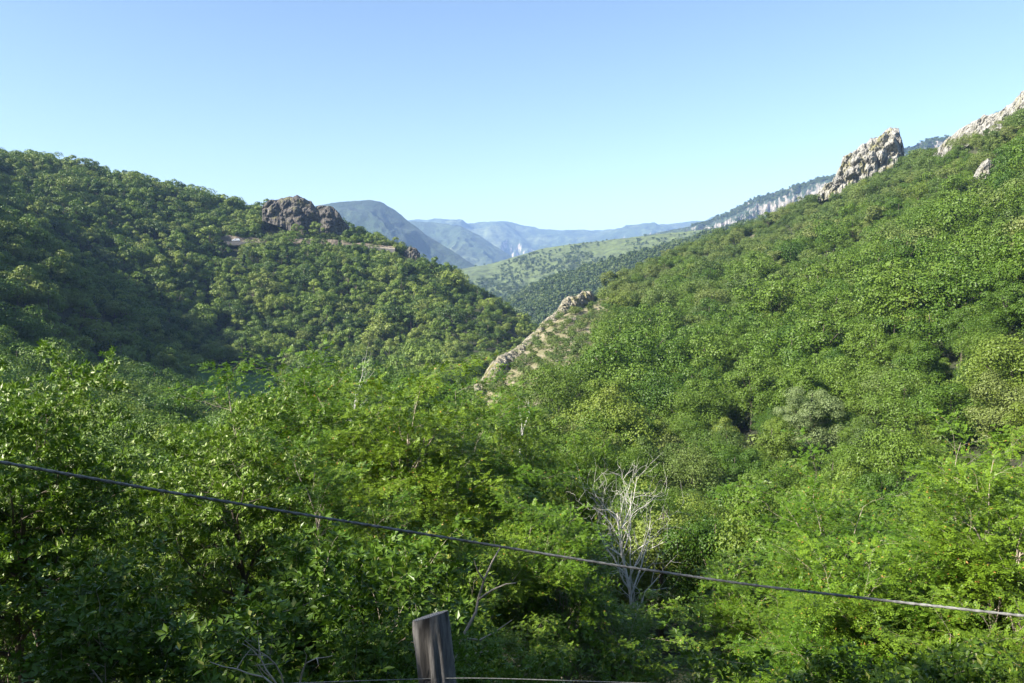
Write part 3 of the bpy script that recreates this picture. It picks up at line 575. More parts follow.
# low scrub on the stony spur and between trees
sx_, sy_ = plant(2.6, 150, 330, -4, 14, 8); rks = rockiness(sx_, sy_); ks = (rks > 0.15) & (rng.random(len(sx_)) < 0.6)
sx_, sy_ = sx_[ks], sy_[ks]
fx_, fy_ = plant(6.5, 55, 255, -36, 36, 21); kf = (meadowness(fx_, fy_) < 0.2) & (rockiness(fx_, fy_) < 0.3); fx_, fy_ = fx_[kf], fy_[kf]; sx_, sy_ = np.r_[sx_, fx_], np.r_[sy_, fy_]
ex_p = rng.uniform(205, 425, 260); ex_r = np.interp(ex_p, [150, 200, 270, 330, 400, 430], [484, 484, 480, 474, 470, 460]) - rng.uniform(4.5, 10, 260); ea = np.arctan((ex_p - W / 2) / F); ex, ey = ex_r * np.sin(ea), ex_r * np.cos(ea)
ex_p = np.r_[ex_p, rng.uniform(258, 345, 90)]; q2 = rng.uniform(486, 493, 90); a2 = np.arctan((ex_p[-90:] - W / 2) / F); ex = np.r_[ex, q2 * np.sin(a2)]; ey = np.r_[ey, q2 * np.cos(a2)]; ex_ok = np.abs(ex_p - 237) > 11; ex, ey = ex[ex_ok], ey[ex_ok]
scatter('scrub', 'low scrub bushes dotted over the stony spur', [('shrub_proto', np.stack([np.r_[sx_, ex], np.r_[sy_, ey], np.r_[ground(sx_, sy_) - 0.2, ground(ex, ey) + 0.6]], 1), np.r_[rng.uniform(0.35, 1.0, len(sx_)) * np.r_[np.ones(len(sx_) - len(fx_)), np.full(len(fx_), 1.5)], rng.uniform(1.0, 2.0, len(ex))])])
# far hills: trees on the mesh points of the slopes
def far_trees(data, n, cond, seed, sc=(0.7, 1.3)):
    P, S, x, y, z = data; rg = np.random.default_rng(seed); i = rg.uniform(0, P.shape[0] - 26, n * 3); j = rg.uniform(0, P.shape[1] - 1.01, n * 3)
    a = i.astype(int); b = j.astype(int); fi = i - a; fj = j - b
    g = lambda A: (A[a, b] * (1 - fj) + A[a, b + 1] * fj) * (1 - fi) + (A[a + 1, b] * (1 - fj) + A[a + 1, b + 1] * fj) * fi
    p, s, X, Yy, Zz = map(g, (P, S, x, y, z)); k = cond(p, s, X, Yy, rg.random(n * 3)) & (s < 1.0); k[np.cumsum(k) > n] = False
    return np.stack([X[k], Yy[k], Zz[k] - 0.5], 1), rg.uniform(*sc, k.sum())
pe, se = far_trees(PE, 9000, lambda p, s, x, y, u: (p > 470) & (p < 800) & (s > 0.3), 1, (0.55, 1.15))
pd, sd_ = far_trees(PD, 6000, lambda p, s, x, y, u: (p > 400) & (p < 800) & (s > 0.15) & (fbm(x / 110 + 3, y / 110, 4) + 0.7 * u > 0.15 + 0.55 * sstep(0.42, 0.6, s) * (p < 700)), 2, (0.3, 0.8))
pc, sc_ = far_trees(PC, 7000, lambda p, s, x, y, u: (p > 690) & (p < 1000) & ((s > 0.9) | ((s < 0.79) & (s > 0.4))), 3, (0.5, 1.0))
scatter('far_woodland', 'woodland on the far side of the valley', [('distant_proto', np.concatenate([pe, pd, pc]), np.concatenate([se, sd_, sc_]))])

# --- the nearest and largest trees of the slopes, one object each
def put_tree(name, crown_m, trunk_m, loc, s, rz, label, cat='tree', group=None, sxy=None):
    o = empty(name, loc, rz); sxy = sxy or s; o.scale = (sxy, sxy, s); tag(o, label, cat, group)
    c = obj('crown', crown_m, o); t = obj('trunk', trunk_m, o); return o
LM = [(815, 400, 'the silvery willow-like tree'), (560, 378, 'the dark round tree below the spur'), (606, 350, 'the bright round tree beside the spur'), (628, 480, 'the white dead tree'), (522, 412, 'the thin bare trunks'),
      (345, 362, 'the thin grey poplar'), (240, 378, 'the shaded meadow'), (95, 362, 'the broad pale-tufted left tree'), (985, 172, 'the pointed boulder'), (575, 300, 'the pale spur crag'), (885, 455, 'the bright top of the right foreground'),
      (1010, 330, 'the right edge at mid height'), (700, 470, 'the wood right of the dead tree'), (720, 330, 'the centre of the right slope'), (900, 330, 'the slope below the tall rock'), (440, 370, 'the hollow between the two hillsides'), (20, 370, 'the left edge above the foreground'), (960, 420, 'the wood above the right foreground')]
DIRS = ['right', 'lower right', 'below', 'lower left', 'left', 'upper left', 'above', 'upper right']; ORD = ['nearest', 'second', 'third', 'fourth', 'fifth', 'sixth', 'seventh', 'eighth', 'ninth', 'tenth', 'eleventh', 'twelfth', 'thirteenth', 'fourteenth', 'fifteenth', 'sixteenth']
LAB = {}; cells = {}
for i in ind:
    q = sorted((math.hypot(PX[i] - a, PYt[i] + 12 - b), a, b, t) for a, b, t in LM)[0]
    cells.setdefault((q[3], int(round(math.degrees(math.atan2(PYt[i] + 12 - q[2], PX[i] - q[1])) / 45)) % 8), []).append((q[0], i))
for (t, dd), L_ in cells.items():
    for n_, (_, i) in enumerate(sorted(L_)):
        w = 'tall ' if hgt[i] > 9 else 'small ' if hgt[i] < 5 else ''
        LAB[i] = '%s%s green tree %s %s' % (w, ORD[n_] if n_ < 16 else 'farther', {'above': 'above', 'below': 'below'}.get(DIRS[dd], 'to the %s of' % DIRS[dd]), t)
for k, i in enumerate(ind):
    r = R_[i]; px = PX[i]
    q_ = rng.random()
    if r < 75: v = T2l[k % 2] if q_ < 0.14 else T2[k % 5]; h0 = 8
    elif upper[i] > rng.random() and px > 600: v = T3o[k % 4]; h0 = 7
    else: v = T3l[k % 3] if q_ < 0.10 else T3d[k % 3] if q_ < 0.26 else T3[k % 6]; h0 = 8
    side = 'left' if px < 400 else 'middle' if px < 640 else 'right'
    if side == 'left': lab = 'leafy green tree standing behind the pale crowns at the left, in the valley wood'; grp = 'valley trees at the left'
    elif side == 'middle': lab = 'leafy green tree below the stony spur, in the valley wood'; grp = 'valley trees below the stony spur'
    else: lab = ('rounded green tree on the lower right slope, just beyond the roadside trees' if r < 75 else 'rounded green tree among its like on the lower right slope'); grp = 'roadside wood on the right' if r < 75 else 'trees of the lower right slope'
    s = hgt[i] / h0
    put_tree('broadleaf_tree', v[0], v[1], (xs[i], ys[i], zs[i] - 0.2), s, rng.uniform(0, 6.28), LAB.get(i, lab), 'tree', grp, sxy=s * rng.uniform(0.80, 1.1) * (1.0 if hgt[i] > 5 else 1.35))

# ------------------------------------------------------------------ foreground trees
def base(px, r):
    a = az_of(px); x, y = r * math.sin(a), r * math.cos(a); return x, y, float(ground(x, y))
def put_near(kind, var, px, ytop, r, label, width=1.0, rz=None, name=None, cat='tree', group=None, sink=0.1):
    t, c, h0, r0 = KN[kind][var]; x, y, z = base(px, r); h = z_at(px, ytop, r) - z + sink
    s = h / h0; o = put_tree(name or {'locust': 'locust_tree', 'stemmy': 'locust_tree', 'ash': 'ash_tree', 'bush': 'leafy_bush'}[kind], c, t, (x, y, z - sink), s, rng.uniform(0, 6.28) if rz is None else rz, label, cat, group, sxy=s * width)
    return o
NEAR = [
    ('ash', 0, 90, 354, 19, 'broad pale-green tree at the left edge with dark trunk and pale leaf tufts', 1.0),
    ('ash', 1, -75, 350, 22, 'pale-green leafy tree cut by the left edge of the photo', 1.0),
    ('ash', 1, 272, 408, 16.5, 'pale-tufted tree right of the broad left one, crown rising to the middle', 0.95),
    ('locust', 0, 352, 352, 20, 'tallest feathery bright tree left of the middle, in front of the thin grey poplar', 0.95),
    ('stemmy', 0, 410, 366, 16.5, 'feathery tree with pale forked stems straight above the fence post', 1.0),
    ('locust', 2, 470, 378, 21, 'feathery tree with yellowish flecks right of the one above the fence post', 1.0),
    ('locust', 3, 525, 402, 22, 'feathery tree between the two thin bare trunks and the wire', 0.75),
    ('locust', 0, 562, 436, 25, 'feathery tree just left of the white dead tree', 0.55),
    ('locust', 1, 338, 384, 26, 'feathery tree behind the pale-tufted trees on the left', 0.6),
    ('stemmy', 1, 345, 455, 12, 'small locust with pale slanting stems above the dry twigs', 0.9),
    ('stemmy', 2, 450, 470, 12.5, 'small locust growing behind the fence post', 0.9),
    ('locust', 0, 560, 520, 13, 'low locust with dark inner branches right of the fence post', 1.0),
    ('locust', 1, 500, 585, 9.0, 'young locust whose pale crooked stem rises beside the fence post', 0.9),
    ('locust', 1, 885, 452, 17, 'feathery bright tree topping the right foreground, left of the pale stems', 1.0),
    ('stemmy', 1, 950, 446, 14, 'feathery tree with long pale stems near the right edge', 1.0),
    ('stemmy', 0, 1020, 452, 12, 'feathery tree with white lower stems at the right edge', 1.0),
    ('locust', 0, 822, 486, 20, 'feathery tree at the left end of the right foreground group', 0.95),
    ('stemmy', 2, 880, 520, 11, 'low feathery tree under the right part of the wire', 1.0),
    ('locust', 3, 990, 590, 9, 'lowest feathery tree in the bottom right corner', 1.0),
    ('locust', 1, 655, 575, 14, 'shaded feathery tree below the white dead tree', 1.1),
    ('locust', 0, 745, 548, 19, 'half shaded feathery tree crossed by the wire right of the dead tree', 1.1),
    ('locust', 2, 800, 600, 12, 'low feathery tree at the bottom, below the right group', 1.0),
    ('bush', 0, 215, 572, 6.2, 'leafy bush with large shiny leaves in the lower left, behind the dry twigs', 1.2),
    ('bush', 1, 285, 560, 7.5, 'leafy bush with bright leaves right of the shiny-leaved one', 1.1),
    ('bush', 2, 488, 655, 4.2, 'small bright bush at the right foot of the fence post', 1.0),
    ('bush', 0, 400, 655, 5, 'small grey-green bush at the left foot of the fence post', 1.1),
    ('bush', 2, 930, 650, 6, 'leafy bush at the bottom near the right corner', 1.2),
]
for k, (kind, v, px, yt, r, lab, wd) in enumerate(NEAR):
    put_near(kind, v, px, yt, r, lab, wd, cat='bush' if kind == 'bush' else 'tree')

# undergrowth: leaves and low plants on the bank
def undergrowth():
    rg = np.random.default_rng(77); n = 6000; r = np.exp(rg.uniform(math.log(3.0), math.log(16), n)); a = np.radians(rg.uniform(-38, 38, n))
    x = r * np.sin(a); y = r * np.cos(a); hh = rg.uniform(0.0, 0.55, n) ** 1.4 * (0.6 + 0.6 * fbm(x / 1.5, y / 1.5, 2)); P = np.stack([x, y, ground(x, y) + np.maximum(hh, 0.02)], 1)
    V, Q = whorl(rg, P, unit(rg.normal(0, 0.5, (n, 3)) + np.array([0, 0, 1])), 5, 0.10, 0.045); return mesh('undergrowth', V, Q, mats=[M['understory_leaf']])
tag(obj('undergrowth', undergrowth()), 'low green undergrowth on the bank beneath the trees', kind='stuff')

# ------------------------------------------------------------------ single trees that stand out
def dead_tree(px, ytop, ybot, r, seed, label, name='dead_tree', spread=0.62, trunks=1, kids=(9, 5, 3), mat='dead_wood', r0=0.10, first=0.12, width=1.0, levels=3, ratio=0.6, lean=0.0, up=0.3):
    rg = np.random.default_rng(seed); x, y, zg = base(px, r); zb = min(z_at(px, ybot, r), zg + 2); h = z_at(px, ytop, r) - zg
    br, P, D = skeleton(rg, 6.0, trunks=trunks, spread=spread, levels=levels, kids=kids, lean=lean, first=first, ratio=ratio, jit=0.2, up=up, r0=r0)
    mx = np.concatenate([b[0] for b in br if b[2] >= 1]).mean(0); br = [(b[0] - np.array([mx[0], mx[1], 0]) * (b[0][:, 2:3] / mx[2]), b[1], b[2]) for b in br]
    t = branch_mesh('trunk', [b for b in br if b[2] < 1], M[mat]); A = branch_mesh('branches', [b for b in br if b[2] >= 1], M[mat])
    mz = max(b[0][:, 2].max() for b in br); s = h / mz; o = empty(name, (x, y, zg)); o.scale = (s * width, s * width, s); tag(o, label, 'dead tree')
    obj('trunk', t, o); obj('branches', A, o); return o
dead_tree(627, 451, 560, 19, 24, 'bare white dead tree with forked branches amid green crowns', first=0.62, spread=0.7, ratio=0.28, kids=(14, 5, 4), up=0.25, r0=0.09, width=0.78)
dead_tree(519, 392, 440, 60, 6, 'thin bare pale trunk standing left of the dark round tree', spread=0.25, kids=(5, 3), levels=2, ratio=0.2, r0=0.07, width=0.8, name='bare_tree')
dead_tree(345, 345, 385, 46, 8, 'thin grey poplar with upright bare twigs above the tallest feathery tree', spread=0.22, kids=(16, 5), levels=2, ratio=0.2, r0=0.06, width=0.9, name='bare_tree')
# dry twigs at the bottom left
def dry_twigs():
    rg = np.random.default_rng(5); A = Acc()
    for i in range(4):
        b = at(285 + rg.uniform(-12, 12), 700, 3.4); ln = rg.uniform(0.2, 0.42); d = unit(np.array([rg.uniform(-0.8, 1.1), rg.uniform(-.3, .3), 1.0])); pts = [b]; 
        for _ in range(6): d = unit(d + rg.normal(0, 0.25, 3)); pts.append(pts[-1] + d * ln / 6)
        A.add(*tube(pts, np.linspace(0.005, 0.0018, 7), 5))
        for _ in range(2):
            k = rg.integers(2, 5); d2 = unit(d + rg.normal(0, 0.6, 3)); q = pts[k]; A.add(*tube([q, q + d2 * 0.05, q + d2 * 0.1 + rg.normal(0, 0.01, 3)], [0.003, 0.002, 0.0012], 4))
    b = at(285, 700, 3.4); g = float(ground(b[0], b[1])); A.add(*tube([(b[0], b[1], g - 0.05), (b[0] + .02, b[1], (g + b[2]) / 2), b + np.array([0, 0, 0.02])], [0.014, 0.011, 0.009], 6))
    V, Q = A.get(); return mesh('dry_branch', V, Q, mats=[M['pale_bark']], smooth=True)
tag(obj('dry_branch', dry_twigs()), 'dry leafless twigs curling up at the bottom, left of the fence post', 'twigs')
def crooked_stem():
    A = Acc()
    P = [at(p, q, r) for p, q, r in ((446, 690, 5.2), (453, 662, 5.25), (462, 638, 5.3), (476, 612, 5.35), (478, 600, 5.4), (484, 580, 5.4), (492, 562, 5.5), (500, 548, 5.55))]
    b = P[0]; P = [np.array([b[0] - .02, b[1], float(ground(b[0], b[1])) - .1])] + P; A.add(*tube(P, np.linspace(0.015, 0.005, len(P)), 7))
    for a, c in ((5, [(492, 590), (506, 584), (516, 583)]), (3, [(480, 640), (495, 632), (512, 620)]), (6, [(478, 572), (474, 560)]), (2, [(470, 654), (486, 652), (494, 650)])):
        q = [P[a]] + [at(u, v, 5.35) for u, v in c]; A.add(*tube(q, np.linspace(0.009, 0.003, len(q)), 5))
    V, Q = A.get(); return mesh('crooked_stem', V, Q, mats=[M['pale_bark']], smooth=True)
tag(obj('crooked_stem', crooked_stem()), 'pale crooked bare stem rising just right of the fence post', 'sapling')

def single(px, ytop, r, v, h0, label, leaf=None, wid=1.0, name='broadleaf_tree', h=None):
    x, y, z = base(px, r); hh = z_at(px, ytop, r) - z
    cm = v[0]
    if leaf: cm = cm.copy(); cm.materials.clear(); cm.materials.append(M[leaf])
    s = hh / h0; put_tree(name, cm, v[1], (x, y, z - .2), s, 1.0, label, 'tree', None, sxy=(s if h is None else h / h0) * wid)
single(560, 357, 118, T2[1], 8, 'dark rounded tree with dense crown right of the stony spur foot', None, 1.1, h=12)
single(606, 330, 150, T2[0], 8, 'bright rounded tree above and right of the dark one by the spur', None, 1.0, h=11)
single(815, 380, 100, T2[2], 8, 'silvery pale willow-like tree in the middle of the right slope', 'silver_leaf', 1.1, name='willow_tree', h=9)
pc_ = far_kind(171, 10, 2.4, 60, 3000, 0.4, 'pine_leaf', shape='cone', merged=False)
for px, yt, r, lab in ((341, 236, 470, 'small upright conifer beside the road below the rock outcrop'), (342, 292, 400, 'tallest pointed conifer in the middle of the left hillside'), (297, 287, 405, 'narrow conifer left of the tallest pointed one')):
    single(px, yt, r, pc_, 10, lab, 'hill_leaf', 1.0, name='conifer_tree')

# ------------------------------------------------------------------ rocks
def rock(name, label, pts, r, depth, base_y, mat, amp=1.0, seed=0, fs=5.0, nx=190, nt_=70, slant=0.0, cat='rock', rfun=None, sharp=0.55):
    """pts: outline of the top as (px, y); a body with real thickness behind it"""
    pxs = [p[0] for p in pts]; p = np.linspace(pxs[0], pxs[-1], nx); yt = np.interp(p, pxs, [q[1] for q in pts])
    yb = np.interp(p, [b[0] for b in base_y], [b[1] for b in base_y]); V = []
    sd0 = Vector((seed * 13.7, seed * 3.1, seed * 7.7))
    for i in range(nx):
        rr = r if rfun is None else rfun(p[i]); T = at(p[i], yt[i], rr); B = at(p[i], yb[i], rr); hh = max(T[2] - B[2], 0.2); e = math.sin(math.pi * min(max((i + 0.5) / nx, 0), 1)) ** 0.35
        fw = unit(np.array([T[0], T[1], 0]))
        for j in range(nt_):
            th = math.pi * j / (nt_ - 1); c, s = math.cos(th), math.sin(th)
            off = -math.copysign(abs(c) ** sharp, c) * depth * e * (1.25 - 0.45 * s); z = B[2] - 3 + (hh + 3) * abs(s) ** 0.5
            q = Vector((T[0] + fw[0] * off, T[1] + fw[1] * off, z + slant * off))
            d = mnoise.voronoi((q + sd0) / fs)[0]; a1 = (d[1] - d[0]); d2 = mnoise.voronoi((q * 1.0 + sd0) / (fs * 0.33))[0]
            nn = mnoise.fractal((q + sd0) / (fs * 1.6), 0.8, 2.1, 5)
            k = amp * (1.6 * min(a1 * 1.6, 0.75) - 0.7 + 0.6 * min((d2[1] - d2[0]) * 1.5, .6) + 1.0 * nn)
            out = Vector((fw[0] * (-c), fw[1] * (-c), s * 0.35))
            q = q + out * k * (depth * 0.13 + 0.5) ; V.append(q[:])
    me = mesh(name, V, grid_quads(nx, nt_), mats=[M[mat]], smooth=False); o = obj(name, me)
    return tag(o, label, cat)
rock('rock_outcrop', 'brown rock outcrop crowning the left hill above the road', [(262, 206), (270, 200), (280, 199), (292, 198), (297, 197), (303, 200), (311, 201), (315, 207), (319, 206), (328, 206), (334, 208), (340, 214), (344, 221), (350, 229), (362, 237), (378, 242), (394, 248)], 500, 8, [(262, 216), (285, 224), (300, 234), (312, 244), (345, 248), (394, 252)], 'rock_brown', 1.6, 1, 8.0, sharp=0.4)
rock('rock_pinnacle', 'tall grey rock standing up from the right skyline', [(818, 192), (826, 184), (832, 182), (839, 170), (843, 158), (850, 156), (858, 149), (866, 145), (872, 139), (878, 137), (884, 132), (892, 129), (899, 131), (902, 142), (904, 150), (905, 168)], 392, 10, [(818, 196), (845, 190), (870, 182), (890, 172), (903, 168)], 'rock_grey', 1.6, 2, 5.0, sharp=0.4)
rock('ridge_rock', 'long pale slab of rock along the ridge right of the tall rock', [(930, 160), (936, 151), (944, 142), (958, 130), (975, 122), (985, 118), (992, 116), (1003, 111), (1012, 104), (1020, 95), (1035, 84), (1060, 66)], 330, 9, [(930, 162), (960, 146), (1000, 128), (1060, 100)], 'rock_grey', 1.0, 3, 4.0, rfun=lambda p: np.interp(p, [930, 1060], [350, 292]))
rock('boulder', 'pale pointed boulder on the right slope below the ridge slab', [(971, 180), (976, 171), (982, 163), (988, 158), (993, 164), (995, 174), (993, 183)], 252, 4, [(971, 184), (995, 186)], 'rock_grey', 0.9, 4, 3.0, nx=50, nt_=40)
rock('spur_crag', 'long pale tan crag running down the crest of the stony spur', [(474, 386), (482, 377), (490, 366), (498, 357), (506, 354), (514, 350), (524, 341), (534, 333), (541, 325), (548, 319), (556, 312), (562, 302), (568, 297), (576, 296), (583, 291), (590, 292), (598, 299)], 260, 13, [(474, 396), (498, 374), (524, 358), (548, 340), (562, 328), (580, 318), (598, 308)], 'rock_spur', 0.75, 5, 5.0, nx=260, nt_=70, sharp=0.95, rfun=lambda p: np.interp(p, [474, 505, 535, 562, 598], [216, 233, 263, 287, 309]))
rock('spur_rock', 'cracked pale rock face below the crag on the stony spur', [(562, 322), (568, 318), (576, 317), (580, 322)], 262, 3, [(562, 332), (580, 331)], 'rock_spur', 0.9, 8, 2.5, nx=40, nt_=30)
rock('hill_rock', 'small grey rock at the left hill crest right of the road end', [(404, 252), (410, 247), (416, 248), (420, 253)], 478, 3, [(404, 256), (420, 256)], 'rock_brown', 0.9, 9, 3, nx=30, nt_=24)
rock('slope_rock', 'pale rock patch among the oaks high on the right slope', [(1000, 228), (1010, 224), (1022, 222), (1030, 226)], 205, 3, [(1000, 232), (1030, 231)], 'rock_grey', 0.9, 10, 3, nx=40, nt_=24)

# ------------------------------------------------------------------ road on the left hill, its cut bank and parked car
def road_line():
    pts = [];
    for px, y, r in ((150, 243, 486), (180, 242, 486), (205, 241, 486), (240, 241.5, 484), (275, 243.5, 482), (300, 244.5, 478), (330, 245.5, 474), (360, 247, 472), (380, 248, 472), (398, 249.5, 468)): pts.append(at(px, y, r))
    return np.array(pts)
RL = road_line(); rt = np.linspace(0, len(RL) - 1, 120); RLf = np.stack([np.interp(rt, np.arange(len(RL)), _smooth(RL[:, k], 0.6, 0)) for k in range(3)], 1)
fwv = unit(RLf * np.array([1, 1, 0]))
def mat_simple(name, a, b, sc, rough=0.9, bump=0.2):
    m, n, l, p, out = new_mat(name); tc = n.new('ShaderNodeNewGeometry'); t = noise_node(n, l, tc.outputs['Position'], sc, 6, 0.7); r = ramp(n, [(0.35, a), (0.65, b)]); l.new(t.outputs[0], r.inputs[0])
    l.new(r.outputs[0], p.inputs['Base Color']); p.inputs['Roughness'].default_value = rough; bp = n.new('ShaderNodeBump'); bp.inputs['Strength'].default_value = 0.7; bp.inputs['Distance'].default_value = bump
    l.new(t.outputs[0], bp.inputs['Height']); l.new(bp.outputs[0], p.inputs['Normal']); return m
M['asphalt'] = mat_simple('asphalt', (0.06, 0.058, 0.055), (0.085, 0.08, 0.075), 0.8)
M['earth'] = mat_simple('earth', (0.07, 0.055, 0.042), (0.22, 0.18, 0.125), 0.25, bump=0.8)
M['wall_stone'] = mat_simple('wall_stone', (0.24, 0.21, 0.16), (0.42, 0.37, 0.29), 0.8)
prof = [(-4.4, -2.2), (-3.2, 0.0), (3.2, 0.0), (3.6, -1.0)]
V = np.stack([RLf + fwv * d + np.array([0, 0, h]) for d, h in prof], 1); tag(obj('road', mesh('road', V, grid_quads(120, 4), mats=[M['asphalt']])), 'narrow hillside road cut across the left hill', kind='structure')
n1 = fbm(np.arange(120) / 6.0, np.zeros(120), 4); hb = np.interp(px_of(RLf[:, 0], RLf[:, 1]), [150, 200, 215, 260, 300, 345, 390, 410], [1, 2, 4, 2.5, 4, 3, 2, 1])
rows = []
for d, f in ((3.3, -0.1), (3.7, 0.35), (4.3, 0.7), (5.0, 1.0), (7.5, 1.05), (9.5, -0.4)):
    nn = fbm(np.arange(120) / 3.0 + 7 * d, np.full(120, d * 3), 4); rows.append(RLf + fwv * (d + nn * 0.7)[:, None] + np.stack([0 * hb, 0 * hb, hb * f * (1 + 0.35 * n1)], 1))
tag(obj('earth_bank', mesh('earth_bank', np.stack(rows, 1), grid_quads(120, 6), mats=[M['earth']])), 'bare brown bank cut above the hillside road', kind='structure')
V = np.stack([RLf[60:] - fwv[60:] * d + np.array([0, 0, h]) for d, h in ((2.75, -0.3), (2.75, 0.45), (3.15, 0.46), (3.15, -1.0))], 1)
tag(obj('parapet_wall', mesh('parapet_wall', V, grid_quads(60, 4), mats=[M['wall_stone']])), 'low pale stone wall along the outer edge of the hillside road', 'wall')

def plain(name, c, rough=0.5, metal=0.0):
    m, n, l, p, out = new_mat(name); p.inputs['Base Color'].default_value = (*c, 1); p.inputs['Roughness'].default_value = rough; p.inputs['Metallic'].default_value = metal; return m
M['white_paint'] = plain('white_paint', (0.8, 0.8, 0.8), 0.25); M['car_glass'] = plain('car_glass', (0.02, 0.025, 0.03), 0.08); M['tyre'] = plain('tyre', (0.02, 0.02, 0.02), 0.8); M['rim'] = plain('rim', (0.5, 0.5, 0.5), 0.3, 0.8)
def car(loc, rz):
    root = empty('parked_car', loc, rz); tag(root, 'small white van-like car parked on the road below the left wood', 'car')
    L = [(-2.2, .45), (-2.25, .9), (-2.1, 1.05), (-1.75, 1.75), (0.55, 1.8), (1.15, 1.15), (2.1, 0.98), (2.25, .7), (2.2, .42)]
    def prism(pts, w0, w1, zc=1.05):
        n = len(pts); V = []
        for sg in (-1, 1):
            for x, z in pts: V.append((x, sg * (w0 if z < zc else w0 + (w1 - w0) * (z - zc) / 0.75), z))
        me = bpy.data.meshes.new('p'); me.from_pydata(V, [], [list(range(n))[::-1], list(range(n, 2 * n))] + [[i, (i + 1) % n, n + (i + 1) % n, n + i] for i in range(n)]); return me
    b = prism(L, 0.86, 0.70); b.name = 'body'; b.materials.append(M['white_paint']); body = obj('body', b, root)
    md = body.modifiers.new('bevel', 'BEVEL'); md.width = 0.06; md.segments = 2
    for nm, pts, w0, w1 in (('side_window', [(-1.5, 1.12), (-1.45, 1.62), (0.42, 1.66), (0.9, 1.15)], 0.868, 0.715),):
        g = prism(pts, w0, w1, 1.05); g.materials.append(M['car_glass']); obj(nm, g, root)
    ws = mesh('windscreen', [(1.12, -.72, 1.2), (1.12, .72, 1.2), (0.62, .6, 1.76), (0.62, -.6, 1.76)], [[0, 1, 2, 3]], mats=[M['car_glass']]); ws.transform(Matrix.Translation((0.03, 0, 0.02))); obj('windscreen', ws, root)
    for x in (-1.4, 1.4):
        for sy in (-.8, .8):
            def cyl(r0, w, nm, mat):
                V = []; n = 18
                for s_ in (-w / 2, w / 2):
                    for i in range(n): V.append((x + r0 * math.cos(i * 2 * math.pi / n), sy + s_, .34 + r0 * math.sin(i * 2 * math.pi / n)))
                me = bpy.data.meshes.new(nm); me.from_pydata(V, [], [[i, (i + 1) % n, n + (i + 1) % n, n + i] for i in range(n)] + [list(range(n)), list(range(n, 2 * n))[::-1]]); me.materials.append(mat); return me
            w = obj('wheel', cyl(.34, .2, 'wheel', M['tyre']), root); obj('rim', cyl(.2, .22, 'rim', M['rim']), w)
    return root
ci = int(np.argmin(np.abs(px_of(RLf[:, 0], RLf[:, 1]) - 237))); cl = RLf[ci] - fwv[ci] * 1.2; tt = RLf[ci + 1] - RLf[ci]
car((cl[0], cl[1], cl[2] + 0.01), math.atan2(tt[1], tt[0]) + math.pi)

# ------------------------------------------------------------------ fence: post and wires close to the camera
def wood_mat():
    m, n, l, p, out = new_mat('weathered_wood'); tc = n.new('ShaderNodeTexCoord'); mp = n.new('ShaderNodeMapping'); mp.inputs['Scale'].default_value = (1, 1, 0.09); l.new(tc.outputs['Object'], mp.inputs[0])
    t = noise_node(n, l, mp.outputs[0], 60, 8, 0.75); r = ramp(n, [(0.32, (0.05, 0.048, 0.047)), (0.5, (0.16, 0.152, 0.145)), (0.7, (0.30, 0.285, 0.27))]); l.new(t.outputs[0], r.inputs[0])
    t2 = noise_node(n, l, mp.outputs[0], 18, 3, 0.5); r2 = ramp(n, [(0.40, (0.16, 0.15, 0.14)), (0.47, (1, 1, 1))]); l.new(t2.outputs[0], r2.inputs[0])
    c = mixc(n, l, 0.85, r.outputs[0], r2.outputs[0], 'MULTIPLY'); l.new(c, p.inputs['Base Color']); p.inputs['Roughness'].default_value = 0.95
    b = n.new('ShaderNodeBump'); b.inputs['Strength'].default_value = 0.9; b.inputs['Distance'].default_value = 0.006; l.new(t.outputs[0], b.inputs['Height']); l.new(b.outputs[0], p.inputs['Normal']); return m
M['wood'] = wood_mat()
def endgrain():
    m, n, l, p, out = new_mat('end_grain'); tc = n.new('ShaderNodeTexCoord'); w = n.new('ShaderNodeTexWave'); w.wave_type = 'RINGS'; w.rings_direction = 'Z'; w.inputs['Scale'].default_value = 45; w.inputs['Distortion'].default_value = 3; l.new(tc.outputs['Object'], w.inputs['Vector'])
    r = ramp(n, [(0, (0.10, 0.095, 0.09)), (1, (0.24, 0.23, 0.22))]); l.new(w.outputs['Color'], r.inputs[0]); l.new(r.outputs[0], p.inputs['Base Color']); p.inputs['Roughness'].default_value = 0.95; return m
M['end'] = endgrain()
